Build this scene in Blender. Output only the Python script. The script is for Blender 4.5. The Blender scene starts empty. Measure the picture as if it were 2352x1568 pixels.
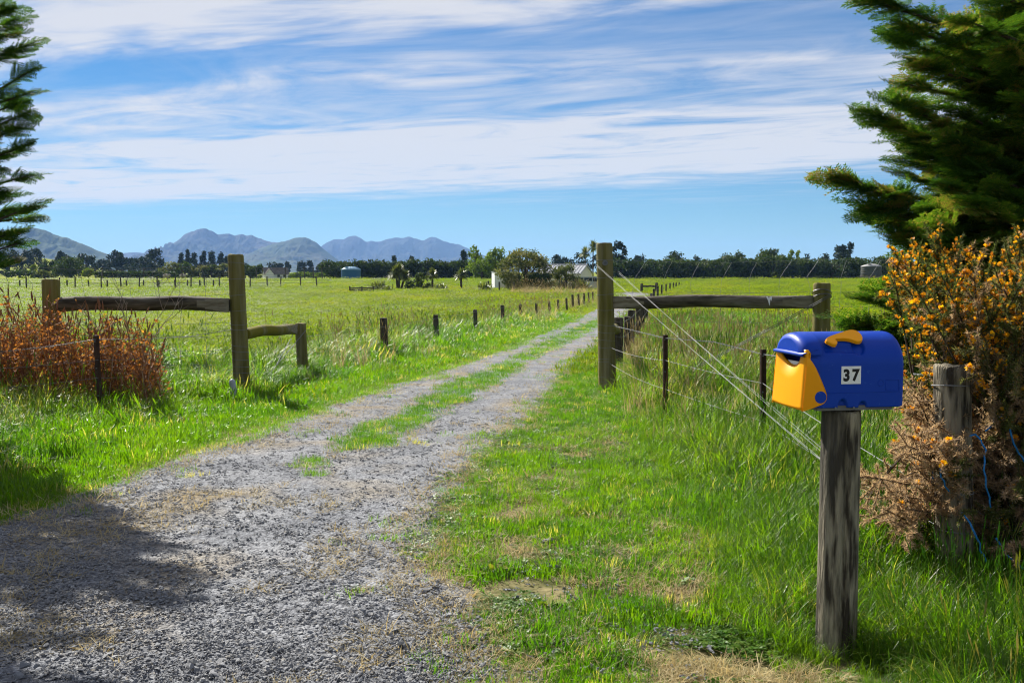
import bpy, bmesh, math, random
import numpy as np
from mathutils import Vector, Matrix, noise as mnoise
rng = np.random.default_rng(7); random.seed(7)
R = math.radians
scene = bpy.context.scene

# ------------------------------------------------------------------ camera, sky, sun, exposure
CAM_H = 1.45
FPX = 2352 * 35 / 36.0                 # focal length in units of a 2352 px wide picture
PITCH = math.atan(160 / FPX)
cam_d = bpy.data.cameras.new("camera"); cam = bpy.data.objects.new("camera", cam_d)
scene.collection.objects.link(cam)
cam_d.lens = 35; cam_d.sensor_width = 36; cam_d.clip_start = 0.05; cam_d.clip_end = 40000
cam.location = (0, 0, CAM_H); cam.rotation_euler = (R(90) - PITCH, 0, 0)
scene.camera = cam
SUN_EL, SUN_AZ = R(37), R(33)          # azimuth: to the left of the viewing direction (+Y)
sun_dir = Vector((-math.sin(SUN_AZ) * math.cos(SUN_EL), math.cos(SUN_AZ) * math.cos(SUN_EL), math.sin(SUN_EL)))
sd = bpy.data.lights.new("sun", 'SUN'); sun = bpy.data.objects.new("sun", sd)
scene.collection.objects.link(sun)
sd.energy = 5.0; sd.angle = R(0.53); sd.color = (1.0, 0.95, 0.86)
sun.rotation_euler = (-sun_dir).to_track_quat('-Z', 'Y').to_euler()
sun.location = (-30, 40, 60)
scene.view_settings.view_transform = 'Standard'; scene.view_settings.look = 'None'
scene.view_settings.gamma = 1; scene.view_settings.exposure = 1.1
scene.view_settings.use_curve_mapping = False
scene.render.engine = 'CYCLES'
scene.cycles.use_denoising = True; scene.cycles.denoiser = 'OPENIMAGEDENOISE'; scene.cycles.denoising_input_passes = 'RGB_ALBEDO_NORMAL'; scene.cycles.denoising_prefilter = 'ACCURATE'; scene.cycles.use_adaptive_sampling = False; scene.cycles.sample_clamp_indirect = 4.0
scene.cycles.max_bounces = 4; scene.cycles.diffuse_bounces = 3;  scene.cycles.glossy_bounces = 2; scene.cycles.transmission_bounces = 3; scene.cycles.transparent_max_bounces = 4; scene.cycles.use_light_tree = False
scene.cycles.volume_bounces = 1
scene.cycles.caustics_reflective = False; scene.cycles.caustics_refractive = False
scene.render.film_transparent = False; scene.cycles.filter_width = 1.15;

world = bpy.data.worlds.new("World"); scene.world = world; world.use_nodes = True
def build_world():
    nt = world.node_tree; nt.nodes.clear(); N = nt.nodes.new; L = nt.links.new
    def math_n(op, a, b=None, c=None):
        n = N('ShaderNodeMath'); n.operation = op
        for i, v in enumerate((a, b, c)):
            if v is None: continue
            if isinstance(v, (int, float)): n.inputs[i].default_value = v
            else: L(v, n.inputs[i])
        return n.outputs[0]
    out = N('ShaderNodeOutputWorld')
    sky = N('ShaderNodeTexSky'); sky.sky_type = 'NISHITA'; sky.sun_disc = False
    sky.sun_elevation = SUN_EL; sky.sun_rotation = -SUN_AZ
    sky.air_density = 1.0; sky.dust_density = 0.0; sky.ozone_density = 5.0; sky.altitude = 600
    hs = N('ShaderNodeHueSaturation'); hs.inputs['Saturation'].default_value = 1.15; hs.inputs['Value'].default_value = 1.0
    L(sky.outputs[0], hs.inputs['Color'])
    tn = N('ShaderNodeMix'); tn.data_type = 'RGBA'; tn.blend_type = 'MULTIPLY'; tn.inputs[0].default_value = 1; L(hs.outputs[0], tn.inputs[6]); tn.inputs[7].default_value = (.44, .62, .70, 1)
    bg = N('ShaderNodeBackground'); L(tn.outputs[2], bg.inputs[0]); bg.inputs[1].default_value = 0.056
    tc = N('ShaderNodeTexCoord'); sp = N('ShaderNodeSeparateXYZ'); L(tc.outputs['Generated'], sp.inputs[0])
    z = math_n('MAXIMUM', sp.outputs[2], 0.03)
    u = math_n('DIVIDE', sp.outputs[0], z); v = math_n('DIVIDE', sp.outputs[1], z)
    s = math_n('SUBTRACT', math_n('MULTIPLY', u, 0.887), math_n('MULTIPLY', v, 0.461))
    n = math_n('ADD', math_n('MULTIPLY', u, 0.461), math_n('MULTIPLY', v, 0.887))
    cb = N('ShaderNodeCombineXYZ'); L(math_n('MULTIPLY', s, 0.5), cb.inputs[0]); L(n, cb.inputs[1])
    def noise(vec, scale, detail, rough, dist=0.0, off=0.0):
        mp = N('ShaderNodeMapping'); L(vec, mp.inputs[0]); mp.inputs['Location'].default_value = (off, off * 1.7, off * .3)
        t = N('ShaderNodeTexNoise'); L(mp.outputs[0], t.inputs['Vector'])
        t.inputs['Scale'].default_value = scale; t.inputs['Detail'].default_value = detail
        t.inputs['Roughness'].default_value = rough; t.inputs['Distortion'].default_value = dist
        return t.outputs[0]
    w1 = noise(cb.outputs[0], 0.55, 3, 0.55, 0.3, 3.1)
    w2 = noise(cb.outputs[0], 1.6, 4, 0.6, 0.6, 9.2)
    warp = math_n('ADD', math_n('MULTIPLY', math_n('SUBTRACT', w1, 0.5), 3.0), math_n('MULTIPLY', math_n('SUBTRACT', w2, 0.5), 1.0))
    nw = math_n('ADD', n, warp)
    ramp = N('ShaderNodeValToRGB'); L(math_n('DIVIDE', nw, 20.0), ramp.inputs[0])
    pts = [(0, .60), (2.4, .85), (3.15, .95), (3.55, .22), (4.1, .28), (4.6, .7), (5.0, .48), (5.3, .42), (6.0, .9), (8.6, 1.0), (9.3, .88), (11.6, .10), (12.9, .2), (15, .06), (20, 0)]
    el = ramp.color_ramp.elements
    while len(el) < len(pts): el.new(0.5)
    for e, (p, val) in zip(el, pts): e.position = p / 20.0; e.color = (val, val, val, 1)
    fine = N('ShaderNodeCombineXYZ'); L(math_n('MULTIPLY', s, 0.72), fine.inputs[0]); L(math_n('MULTIPLY', n, 1.25), fine.inputs[1])
    f1 = noise(fine.outputs[0], 1.0, 7, 0.6, 1.4, 1.0)
    f2 = noise(cb.outputs[0], 0.7, 5, 0.6, 1.2, 5.0)
    tex = math_n('ADD', math_n('MULTIPLY', math_n('SUBTRACT', f1, 0.5), 3.0), math_n('MULTIPLY', math_n('SUBTRACT', f2, 0.5), 2.2))
    dens = math_n('ADD', ramp.outputs[0], math_n('MULTIPLY', tex, math_n('ADD', math_n('MULTIPLY', ramp.outputs[0], 0.75), 0.12)))
    mr = N('ShaderNodeMapRange'); mr.interpolation_type = 'SMOOTHSTEP'; L(dens, mr.inputs[0])
    mr.inputs[1].default_value = 0.0; mr.inputs[2].default_value = 1.05; mr.inputs[3].default_value = 0; mr.inputs[4].default_value = 0.90
    up = N('ShaderNodeMapRange'); L(sp.outputs[2], up.inputs[0]); up.inputs[1].default_value = 0.03; up.inputs[2].default_value = 0.07
    fac = math_n('MULTIPLY', mr.outputs[0], up.outputs[0])
    cl = N('ShaderNodeBackground'); cl.inputs[0].default_value = (0.93, 0.92, 0.94, 1); cl.inputs[1].default_value = 0.405
    mix = N('ShaderNodeMixShader'); L(fac, mix.inputs[0]); L(bg.outputs[0], mix.inputs[1]); L(cl.outputs[0], mix.inputs[2])
    L(mix.outputs[0], out.inputs[0])
build_world()

# ------------------------------------------------------------------ terrain and projection helpers
_ty = np.array([-60, 0, 15, 40, 60, 80, 110, 150, 185, 230, 400, 2000, 20000.])
_tz = np.array([.05, 0, -.12, -.36, -.50, -.50, -.34, -.05, .10, .15, .1, .0, 0.])
def T(x, y):
    x = np.asarray(x, float); y = np.asarray(y, float)
    yy = np.asarray(y)
    z = (np.interp(yy - 4, _ty, _tz) + np.interp(yy, _ty, _tz) + np.interp(yy + 4, _ty, _tz)) / 3
    near = np.clip((y - 2) / 4, 0, 1) * np.clip((60 - y) / 30, 0, 1)
    z = z + near * (.035 * np.sin(x * 1.1 + .4 * y) * np.cos(y * .7 - x * .3) * np.clip(np.abs(x) / 4, 0.15, 1))
    z = z - .75 * np.exp(-(((x - 6) / 10) ** 2 + ((y - 119) / 10) ** 2))
    z = z + 7.5 * np.exp(-(((x + 193) / 22) ** 2 + ((y - 400) / 45) ** 2))
    return z
def ray(px, py):
    a = (px - 1176) / FPX; b = -(py - 784) / FPX; c, s = math.cos(PITCH), math.sin(PITCH)
    return Vector((a, c + b * s, -s + b * c))
def at(px, py, d):
    r = ray(px, py); return Vector((0, 0, CAM_H)) + r * (d / r.y)
def gnd(px, py):
    r = ray(px, py); d = 3.0
    for _ in range(60):
        z = float(T(r.x / r.y * d, d)); dn = (z - CAM_H) / (r.z / r.y)
        d = 0.5 * d + 0.5 * max(.5, min(dn, 400))
    return Vector((r.x / r.y * d, d, float(T(r.x / r.y * d, d))))
def gx(px, d):
    x = (px - 1176) / FPX * d * math.cos(PITCH)
    return Vector((x, d, float(T(x, d))))

# ------------------------------------------------------------------ materials
MATS = {}
def material(name, c1, c2=None, scale=4.0, stretch=(1, 1, 1), rough=.8, spec=.25, bump=0.0, transl=0.0, tcol=None, tint=None, tint_kind='GEOMETRY',
             c3=None, scale3=1.0, lo=.35, hi=.65, metallic=0.0, coat=0.0, bump_scale=None, lo3=.45, hi3=.65):
    m = bpy.data.materials.new(name); m.use_nodes = True; nt = m.node_tree; nt.nodes.clear()
    N = nt.nodes.new; L = nt.links.new
    out = N('ShaderNodeOutputMaterial'); p = N('ShaderNodeBsdfPrincipled'); L(p.outputs[0], out.inputs[0])
    p.inputs['Roughness'].default_value = rough; p.inputs['Specular IOR Level'].default_value = spec
    p.inputs['Metallic'].default_value = metallic; p.inputs['Coat Weight'].default_value = coat
    tc = N('ShaderNodeTexCoord'); mp = N('ShaderNodeMapping'); L(tc.outputs['Object'], mp.inputs[0]); mp.inputs['Scale'].default_value = stretch
    def nz(sc, lo, hi, det=6, off=0):
        t = N('ShaderNodeTexNoise'); L(mp.outputs[0], t.inputs['Vector']); t.inputs['Scale'].default_value = sc; t.inputs['Detail'].default_value = det
        if off: t.noise_dimensions = '4D'; t.inputs['W'].default_value = off
        r = N('ShaderNodeMapRange'); L(t.outputs[0], r.inputs[0]); r.inputs[1].default_value = lo; r.inputs[2].default_value = hi
        return t, r.outputs[0]
    col = None
    def mixc(f, a, b):
        x = N('ShaderNodeMix'); x.data_type = 'RGBA'; L(f, x.inputs[0])
        for i, c in ((6, a), (7, b)):
            if isinstance(c, tuple): x.inputs[i].default_value = (*c, 1)
            else: L(c, x.inputs[i])
        return x.outputs[2]
    if c2 is not None:
        t, f = nz(scale, lo, hi); col = mixc(f, c1, c2)
    else: t = None; col = c1
    if c3 is not None:
        _, f = nz(scale3, lo3, hi3, 5, 3.3); col = mixc(f, col, c3)
    if tint is not None:
        a = N('ShaderNodeAttribute'); a.attribute_name = 'tint'; a.attribute_type = tint_kind
        r = N('ShaderNodeValToRGB'); L(a.outputs['Fac'], r.inputs[0]); el = r.color_ramp.elements
        while len(el) < len(tint): el.new(.5)
        for e, (pp, cc) in zip(el, tint): e.position = pp; e.color = (*cc, 1)
        if c2 is None: col = r.outputs[0]
        else:
            x = N('ShaderNodeMix'); x.data_type = 'RGBA'; x.inputs[0].default_value = .5; L(col, x.inputs[6]); L(r.outputs[0], x.inputs[7]); col = x.outputs[2]
    if isinstance(col, tuple): p.inputs['Base Color'].default_value = (*col, 1)
    else: L(col, p.inputs['Base Color'])
    if bump:
        if bump_scale or t is None:
            t, _ = nz(bump_scale or scale, .3, .7, 8)
        b = N('ShaderNodeBump'); b.inputs['Strength'].default_value = min(1, bump); b.inputs['Distance'].default_value = .02 * max(1, bump); L(t.outputs[0], b.inputs['Height']); L(b.outputs[0], p.inputs['Normal'])
    if transl:
        tr = N('ShaderNodeBsdfTranslucent'); mx = N('ShaderNodeMixShader'); mx.inputs[0].default_value = transl
        if tcol is not None and not isinstance(col, tuple):
            x = N('ShaderNodeMix'); x.data_type = 'RGBA'; x.blend_type = 'MULTIPLY'; x.inputs[0].default_value = 1; L(col, x.inputs[6]); x.inputs[7].default_value = (*tcol, 1); L(x.outputs[2], tr.inputs[0])
        elif isinstance(col, tuple): tr.inputs[0].default_value = (*(tcol or col), 1)
        else: L(col, tr.inputs[0])
        L(p.outputs[0], mx.inputs[1]); L(tr.outputs[0], mx.inputs[2]); L(mx.outputs[0], out.inputs[0])
    MATS[name] = m
    return m
GREEN = [(0, (.020, .065, .004)), (.35, (.042, .120, .004)), (.65, (.088, .168, .005)), (.85, (.20, .22, .05)), (1, (.30, .26, .15))]
material('blade', (0, 0, 0), tint=GREEN, tint_kind='INSTANCER', rough=.40, spec=.40, transl=.55, tcol=(2.2, 2.3, .5))
material('pasture_blade', (0, 0, 0), tint=[(0, (.075, .15, .003)), (.5, (.15, .208, .003)), (.8, (.21, .225, .005)), (1, (.28, .24, .03))], tint_kind='INSTANCER', rough=.6, spec=.15, transl=.5, tcol=(1.75, 1.7, .5))
material('clover', (0, 0, 0), tint=GREEN, tint_kind='INSTANCER', rough=.5, spec=.35, transl=.35, tcol=(1.8, 1.9, .8))
material('straw', (0, 0, 0), tint=[(0, (.34, .27, .12)), (1, (.54, .46, .27))], tint_kind='INSTANCER', rough=.7, spec=.2, transl=.4, tcol=(1.2, 1.1, .9))
material('stone', (0, 0, 0), tint=[(0, (.065, .068, .078)), (.5, (.165, .172, .188)), (.85, (.26, .267, .28)), (1, (.34, .31, .26))], tint_kind='GEOMETRY', rough=.75, spec=.35, bump=.4, bump_scale=60)
material('ground', (.14, .18, .004), (.185, .205, .005), scale=.9, rough=.95, spec=.05, c3=(.20, .16, .05), scale3=.35, bump=.8, bump_scale=30, lo3=.55, hi3=.75)
def rugged(nm, sc, dist):
    nt = MATS[nm].node_tree; N = nt.nodes.new; L = nt.links.new; p = next(n for n in nt.nodes if n.type == 'BSDF_PRINCIPLED'); tc = N('ShaderNodeTexCoord')
    t = N('ShaderNodeTexNoise'); L(tc.outputs['Object'], t.inputs['Vector']); t.inputs['Scale'].default_value = sc; t.inputs['Detail'].default_value = 7; t.inputs['Roughness'].default_value = .62; t.inputs['Distortion'].default_value = .6
    b = N('ShaderNodeBump'); b.inputs['Strength'].default_value = 1; b.inputs['Distance'].default_value = dist; L(t.outputs[0], b.inputs['Height']); L(b.outputs[0], p.inputs['Normal'])
def ground_soil():
    nt = MATS['ground'].node_tree; N = nt.nodes.new; L = nt.links.new; p = next(n for n in nt.nodes if n.type == 'BSDF_PRINCIPLED'); old = p.inputs['Base Color'].links[0].from_socket
    tc = N('ShaderNodeTexCoord'); sp = N('ShaderNodeSeparateXYZ'); L(tc.outputs['Object'], sp.inputs[0]); mr = N('ShaderNodeMapRange'); L(sp.outputs[1], mr.inputs[0]); mr.inputs[1].default_value = 13; mr.inputs[2].default_value = 17
    t = N('ShaderNodeTexNoise'); L(tc.outputs['Object'], t.inputs['Vector']); t.inputs['Scale'].default_value = 9; t.inputs['Detail'].default_value = 8
    r = N('ShaderNodeValToRGB'); L(t.outputs[0], r.inputs[0]); e = r.color_ramp.elements; e[0].position = .38; e[0].color = (.085, .09, .03, 1); e[1].position = .62; e[1].color = (.21, .18, .09, 1)
    x = N('ShaderNodeMix'); x.data_type = 'RGBA'; L(mr.outputs[0], x.inputs[0]); L(r.outputs[0], x.inputs[6]); L(old, x.inputs[7]); L(x.outputs[2], p.inputs['Base Color'])
ground_soil()
material('gravel_bed', (.17, .178, .195), (.255, .262, .275), scale=2.2, rough=.95, spec=.1, c3=(.27, .22, .14), scale3=1.1, bump=1.0, bump_scale=110, lo3=.52, hi3=.72)
def gravel_grain():
    nt = MATS['gravel_bed'].node_tree; N = nt.nodes.new; L = nt.links.new; p = next(n for n in nt.nodes if n.type == 'BSDF_PRINCIPLED'); old = p.inputs['Base Color'].links[0].from_socket
    tc = N('ShaderNodeTexCoord'); v = N('ShaderNodeTexVoronoi'); L(tc.outputs['Object'], v.inputs['Vector']); v.inputs['Scale'].default_value = 75
    r = N('ShaderNodeValToRGB'); sp = N('ShaderNodeSeparateColor'); L(v.outputs['Color'], sp.inputs[0]); L(sp.outputs[0], r.inputs[0]); e = r.color_ramp.elements; e[0].position = .1; e[0].color = (.42, .42, .44, 1); e[1].position = .9; e[1].color = (1.25, 1.25, 1.25, 1)
    x = N('ShaderNodeMix'); x.data_type = 'RGBA'; x.blend_type = 'MULTIPLY'; x.inputs[0].default_value = .9; L(old, x.inputs[6]); L(r.outputs[0], x.inputs[7]); L(x.outputs[2], p.inputs['Base Color'])
    b = N('ShaderNodeBump'); b.inputs['Strength'].default_value = .9; b.inputs['Distance'].default_value = .008; b.invert = True; L(v.outputs['Distance'], b.inputs['Height']); L(b.outputs[0], p.inputs['Normal'])
gravel_grain()
material('post_wood', (.28, .25, .18), (.10, .088, .055), scale=3, stretch=(6, 6, .5), rough=.9, spec=.15, c3=(.155, .14, .012), scale3=.55, bump=.6, bump_scale=9, lo3=.34, hi3=.56)
material('grey_wood', (.33, .29, .21), (.045, .037, .027), scale=4.5, stretch=(8, 8, 1.1), rough=.9, spec=.15, c3=(.06, .055, .045), scale3=.8, bump=.9, bump_scale=14, lo=.42, hi=.60, lo3=.44, hi3=.60)
material('dark_wood', (.10, .085, .065), (.03, .026, .022), scale=3, stretch=(6, 6, .8), rough=.9, spec=.15, c3=(.2, .185, .15), scale3=2, bump=.6, bump_scale=9, lo3=.55, hi3=.7)
material('rail_wood', (.13, .112, .08), (.03, .026, .018), scale=3, stretch=(.8, 6, 6), rough=.9, spec=.15, c3=(.24, .22, .18), scale3=1.5, bump=.6, bump_scale=9, lo3=.52, hi3=.68)
material('cut_wood', (.26, .235, .18), (.14, .12, .08), scale=5, stretch=(1, 3, 6), rough=.9, spec=.1, bump=.3)
material('wire', (.20, .205, .21), rough=.65, spec=.3, metallic=.4)
material('dark_wire', (.14, .14, .15), rough=.5, spec=.4, metallic=.7)
material('rust', (.075, .035, .022), (.028, .016, .013), scale=14, rough=.75, spec=.3, bump=.3)
material('cypress', (0, 0, 0), tint=[(0, (.026, .072, .012)), (.5, (.062, .14, .014)), (.85, (.15, .21, .02)), (1, (.23, .17, .05))], rough=.65, spec=.12, transl=.34, tcol=(1.6, 1.7, .8))
material('bark', (.10, .075, .055), (.05, .04, .03), scale=8, stretch=(3, 3, .6), rough=.95, spec=.1, bump=.8)
material('blue_plastic', (.0008, .036, .33), (.001, .043, .38), scale=3, rough=.40, spec=.2, c3=(.02, .085, .42), scale3=45, lo3=.64, hi3=.72, bump=.02, bump_scale=220)
material('yellow_plastic', (.86, .36, .0), (.82, .32, .0), scale=3, rough=.42, spec=.2, bump=.02, bump_scale=220)
material('dark_inside', (.01, .015, .06), rough=.7)
material('sticker_white', (.78, .79, .80), rough=.45, spec=.4)
material('black_ink', (.012, .012, .014), rough=.5)
material('grey_plate', (.20, .20, .20), (.12, .12, .12), scale=8, rough=.6)
material('needle', (0, 0, 0), tint=[(0, (.065, .10, .02)), (.4, (.12, .13, .04)), (.6, (.24, .17, .09)), (1, (.40, .29, .19))], rough=.7, spec=.2, transl=.45, tcol=(1.5, 1.4, 1.1))
material('blossom', (0, 0, 0), tint=[(0, (.50, .20, .035)), (.4, (.80, .36, .012)), (1, (.92, .58, .012))], rough=.6, spec=.2, transl=.4, tcol=(1.2, 1.1, .6))
material('red_leaf', (0, 0, 0), tint=[(0, (.16, .075, .03)), (.35, (.34, .145, .04)), (.75, (.46, .235, .055)), (.92, (.55, .38, .06)), (1, (.2, .26, .03))], rough=.7, spec=.2, transl=.35, tcol=(1.5, 1.2, .8))
material('red_stem', (0, 0, 0), tint=[(0, (.13, .055, .03)), (.6, (.27, .11, .045)), (1, (.38, .27, .17))], rough=.75, spec=.25)
material('dead_twig', (.30, .25, .20), (.16, .12, .10), scale=9, rough=.9)
material('pipe_plastic', (.36, .39, .45), (.32, .35, .40), scale=6, rough=.5)
material('blue_rope', (.01, .14, .42), (.02, .22, .55), scale=80, rough=.6)
material('far_leaf', (0, 0, 0), tint=[(0, (.018, .035, .012)), (.35, (.035, .06, .014)), (.7, (.075, .105, .022)), (1, (.19, .18, .07))], rough=.7, spec=.15, transl=.25, tcol=(1.4, 1.5, .8))
material('pale_leaf', (0, 0, 0), tint=[(0, (.05, .08, .02)), (.5, (.13, .15, .045)), (1, (.34, .30, .14))], rough=.7, spec=.15, transl=.3, tcol=(1.3, 1.3, .8))
material('bright_leaf', (0, 0, 0), tint=[(0, (.06, .10, .01)), (.6, (.14, .20, .02)), (1, (.30, .26, .05))], rough=.7, spec=.15, transl=.35, tcol=(1.4, 1.5, .7))
material('pine_leaf', (0, 0, 0), tint=[(0, (.012, .028, .016)), (.6, (.026, .046, .022)), (1, (.06, .075, .03))], rough=.75, spec=.15, transl=.12)
material('strap_leaf', (0, 0, 0), tint=[(0, (.10, .09, .03)), (.4, (.09, .13, .02)), (1, (.22, .24, .05))], rough=.45, spec=.4, transl=.25, tcol=(1.4, 1.4, .7))
material('tank_blue', (.018, .085, .20), (.022, .10, .24), scale=.5, rough=.45)
material('tank_lid', (.16, .30, .42), (.20, .34, .46), scale=.6, rough=.5)
material('tank_dark', (.045, .052, .05), (.06, .065, .06), scale=.6, rough=.6)
material('tank_grey', (.28, .28, .27), (.22, .22, .21), scale=.6, rough=.6)
material('wall_cream', (.66, .63, .50), (.62, .59, .46), scale=.8, rough=.8)
material('wall_white', (.74, .75, .76), (.68, .69, .70), scale=.8, rough=.8)
material('roof_grey', (.40, .41, .43), (.34, .35, .37), scale=.7, rough=.45, spec=.5)
material('roof_tile', (.14, .13, .125), (.09, .085, .08), scale=3, rough=.95, spec=.05)
material('glass_dark', (.02, .03, .045), rough=.08, spec=.6)
material('van_paint', (.38, .40, .44), rough=.3, spec=.5, coat=.4)
material('tyre', (.02, .02, .02), rough=.9)
material('orange_paint', (.7, .25, .02), rough=.6)
material('wool', (.42, .38, .32), (.34, .30, .25), scale=12, rough=1)
material('mountain_rock', (.032, .032, .024), (.09, .075, .06), scale=.0045, rough=.95, spec=.05, c3=(.03, .038, .02), scale3=.0018, lo=.4, hi=.6)
material('mountain_forest', (.014, .02, .016), (.028, .03, .022), scale=.005, rough=.95, spec=.05, c3=(.06, .058, .042), scale3=.002)
material('hill_grass', (.042, .066, .024), (.022, .038, .016), scale=.006, rough=.95, spec=.05, c3=(.075, .068, .04), scale3=.0022)

rugged('mountain_rock', .012, 45); rugged('mountain_forest', .012, 40); rugged('hill_grass', .012, 14)
# ------------------------------------------------------------------ mesh helpers
C = scene.collection
class Geo:
    """verts / faces collector; build() links it as ONE mesh object"""
    def __init__(s): s.v = []; s.f3 = []; s.f4 = []; s.n = 0; s.t3 = []; s.t4 = []
    def add(s, v, tri=None, quad=None, tint=.5):
        v = np.asarray(v, float).reshape(-1, 3); s.v.append(v)
        if tri is not None and len(tri):
            tri = np.asarray(tri, int).reshape(-1, 3); s.f3.append(tri + s.n); s.t3.append(np.broadcast_to(np.asarray(tint, float), (len(tri),)))
        if quad is not None and len(quad):
            quad = np.asarray(quad, int).reshape(-1, 4); s.f4.append(quad + s.n); s.t4.append(np.broadcast_to(np.asarray(tint, float), (len(quad),)))
        s.n += len(v); return s
    def tube(s, pts, r, sides=6, cap=True, tint=.5):
        pts = [Vector(p) for p in pts]; n = len(pts)
        rr = [r] * n if isinstance(r, (int, float)) else list(r)
        V = []; prev = None
        for i, p in enumerate(pts):
            t = (pts[min(i + 1, n - 1)] - pts[max(i - 1, 0)]).normalized()
            if prev is None:
                a = t.orthogonal().normalized()
            else:
                a = prev - t * prev.dot(t)
                a = a.normalized() if a.length > 1e-6 else t.orthogonal().normalized()
            prev = a; b = t.cross(a)
            for k in range(sides):
                an = 2 * math.pi * k / sides; V.append(p + (a * math.cos(an) + b * math.sin(an)) * rr[i])
        Q = [(i * sides + k, i * sides + (k + 1) % sides, (i + 1) * sides + (k + 1) % sides, (i + 1) * sides + k) for i in range(n - 1) for k in range(sides)]
        Tt = []
        if cap:
            V.append(pts[0]); V.append(pts[-1]); a, b = n * sides, n * sides + 1
            Tt = [(a, (k + 1) % sides, k) for k in range(sides)] + [(b, (n - 1) * sides + k, (n - 1) * sides + (k + 1) % sides) for k in range(sides)]
        return s.add(V, Tt, Q, tint)
    def box(s, c, size, rot=None, tint=.5):
        c = Vector(c); h = [x / 2 for x in size]; V = []
        for sx, sy, sz in ((-1, -1, -1), (1, -1, -1), (1, 1, -1), (-1, 1, -1), (-1, -1, 1), (1, -1, 1), (1, 1, 1), (-1, 1, 1)):
            p = Vector((sx * h[0], sy * h[1], sz * h[2]))
            if rot is not None: p = rot @ p
            V.append(c + p)
        return s.add(V, None, [(0, 3, 2, 1), (4, 5, 6, 7), (0, 1, 5, 4), (1, 2, 6, 5), (2, 3, 7, 6), (3, 0, 4, 7)], tint)
    def mesh(s, name, smooth=False):
        V = np.concatenate(s.v) if s.v else np.zeros((0, 3))
        f3 = np.concatenate(s.f3) if s.f3 else np.zeros((0, 3), int); f4 = np.concatenate(s.f4) if s.f4 else np.zeros((0, 4), int)
        me = bpy.data.meshes.new(name); me.vertices.add(len(V)); me.vertices.foreach_set('co', V.astype(np.float32).ravel())
        idx = np.concatenate([f3.ravel(), f4.ravel()]).astype(np.int32)
        me.loops.add(len(idx)); me.loops.foreach_set('vertex_index', idx)
        st = np.concatenate([np.arange(len(f3)) * 3, len(f3) * 3 + np.arange(len(f4)) * 4]).astype(np.int32)
        me.polygons.add(len(st)); me.polygons.foreach_set('loop_start', st)
        me.polygons.foreach_set('use_smooth', np.full(len(st), bool(smooth)))
        me.update(calc_edges=True)
        a = me.attributes.new('tint', 'FLOAT', 'FACE')
        tt = np.concatenate([np.concatenate(s.t3) if s.t3 else np.zeros(0), np.concatenate(s.t4) if s.t4 else np.zeros(0)]).astype(np.float32)
        a.data.foreach_set('value', tt)
        return me
    def build(s, name, mat, parent=None, smooth=False):
        return link(name, s.mesh(name, smooth), mat, parent)
def link(name, me, mat, parent=None):
    o = bpy.data.objects.new(name, me); C.objects.link(o)
    if mat is not None and not me.materials: me.materials.append(MATS[mat] if isinstance(mat, str) else mat)
    if parent is not None: o.parent = parent
    return o
def tag(o, label=None, cat=None, group=None, kind=None):
    if label: o['label'] = label
    if cat: o['category'] = cat
    if group: o['group'] = group
    if kind: o['kind'] = kind
    return o
def empty(name, loc=(0, 0, 0), rz=0.0):
    o = bpy.data.objects.new(name, None); C.objects.link(o); o.location = loc; o.rotation_euler = (0, 0, rz); o.empty_display_size = .1; return o
def scatter(g, base, M, tints, jit=0.0):
    """base=(V,tri) copied through matrices M (n,3,4) with a tint each"""
    V, F = base[0], base[1]; n = len(M)
    if n == 0: return
    W = np.einsum('nij,vj->nvi', M[:, :, :3], V) + M[:, None, :, 3]
    FF = (F[None] + (np.arange(n) * len(V))[:, None, None]).reshape(-1, 3)
    tt = np.repeat(tints, len(F)); tt = np.clip(tt + rng.normal(size=len(tt)) * jit, 0, 1) if jit else tt
    g.add(W.reshape(-1, 3), FF, None, tt)
def frame_mats(pos, fwd, up, scale):
    """matrices whose Y axis is fwd and Z roughly up"""
    f = fwd / np.linalg.norm(fwd, axis=1, keepdims=True)
    x = np.cross(f, up); x /= np.linalg.norm(x, axis=1, keepdims=True) + 1e-9
    z = np.cross(x, f); sc = np.asarray(scale).reshape(-1, 1)
    return np.stack([x * sc, f * sc, z * sc, pos], axis=2)
def noise_at(v, s, off=0.0): return mnoise.noise(Vector(v) * s + Vector((off, off * 1.3, off * .7)))

# ------------------------------------------------------------------ ground, driveway
def spaced(a, lst):
    out = [a]
    for end, step in lst:
        n = max(1, int(round((end - out[-1]) / step))); out += list(np.linspace(out[-1], end, n + 1)[1:])
    return np.array(out)
def grid_mesh(name, xs, ys, zf, mat, smooth=True):
    X, Y = np.meshgrid(xs, ys); Z = zf(X, Y); nx, ny = len(xs), len(ys)
    i = np.arange(ny - 1)[:, None] * nx + np.arange(nx - 1)[None]
    Q = np.stack([i, i + 1, i + nx + 1, i + nx], -1).reshape(-1, 4)
    return Geo().add(np.stack([X, Y, Z], -1).reshape(-1, 3), None, Q).build(name, mat, smooth=smooth)
xs = spaced(0, [(8, .4), (30, 1.2), (150, 6), (400, 15), (1500, 100), (9000, 1500)]); xs = np.concatenate([-xs[:0:-1], xs])
ys = spaced(-60, [(-6, 6), (20, .4), (60, 1.2), (250, 4), (500, 10), (1500, 100), (9000, 1500)])
ground = tag(grid_mesh('ground', xs, ys, lambda x, y: T(x, y), 'ground'), kind='structure')

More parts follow.
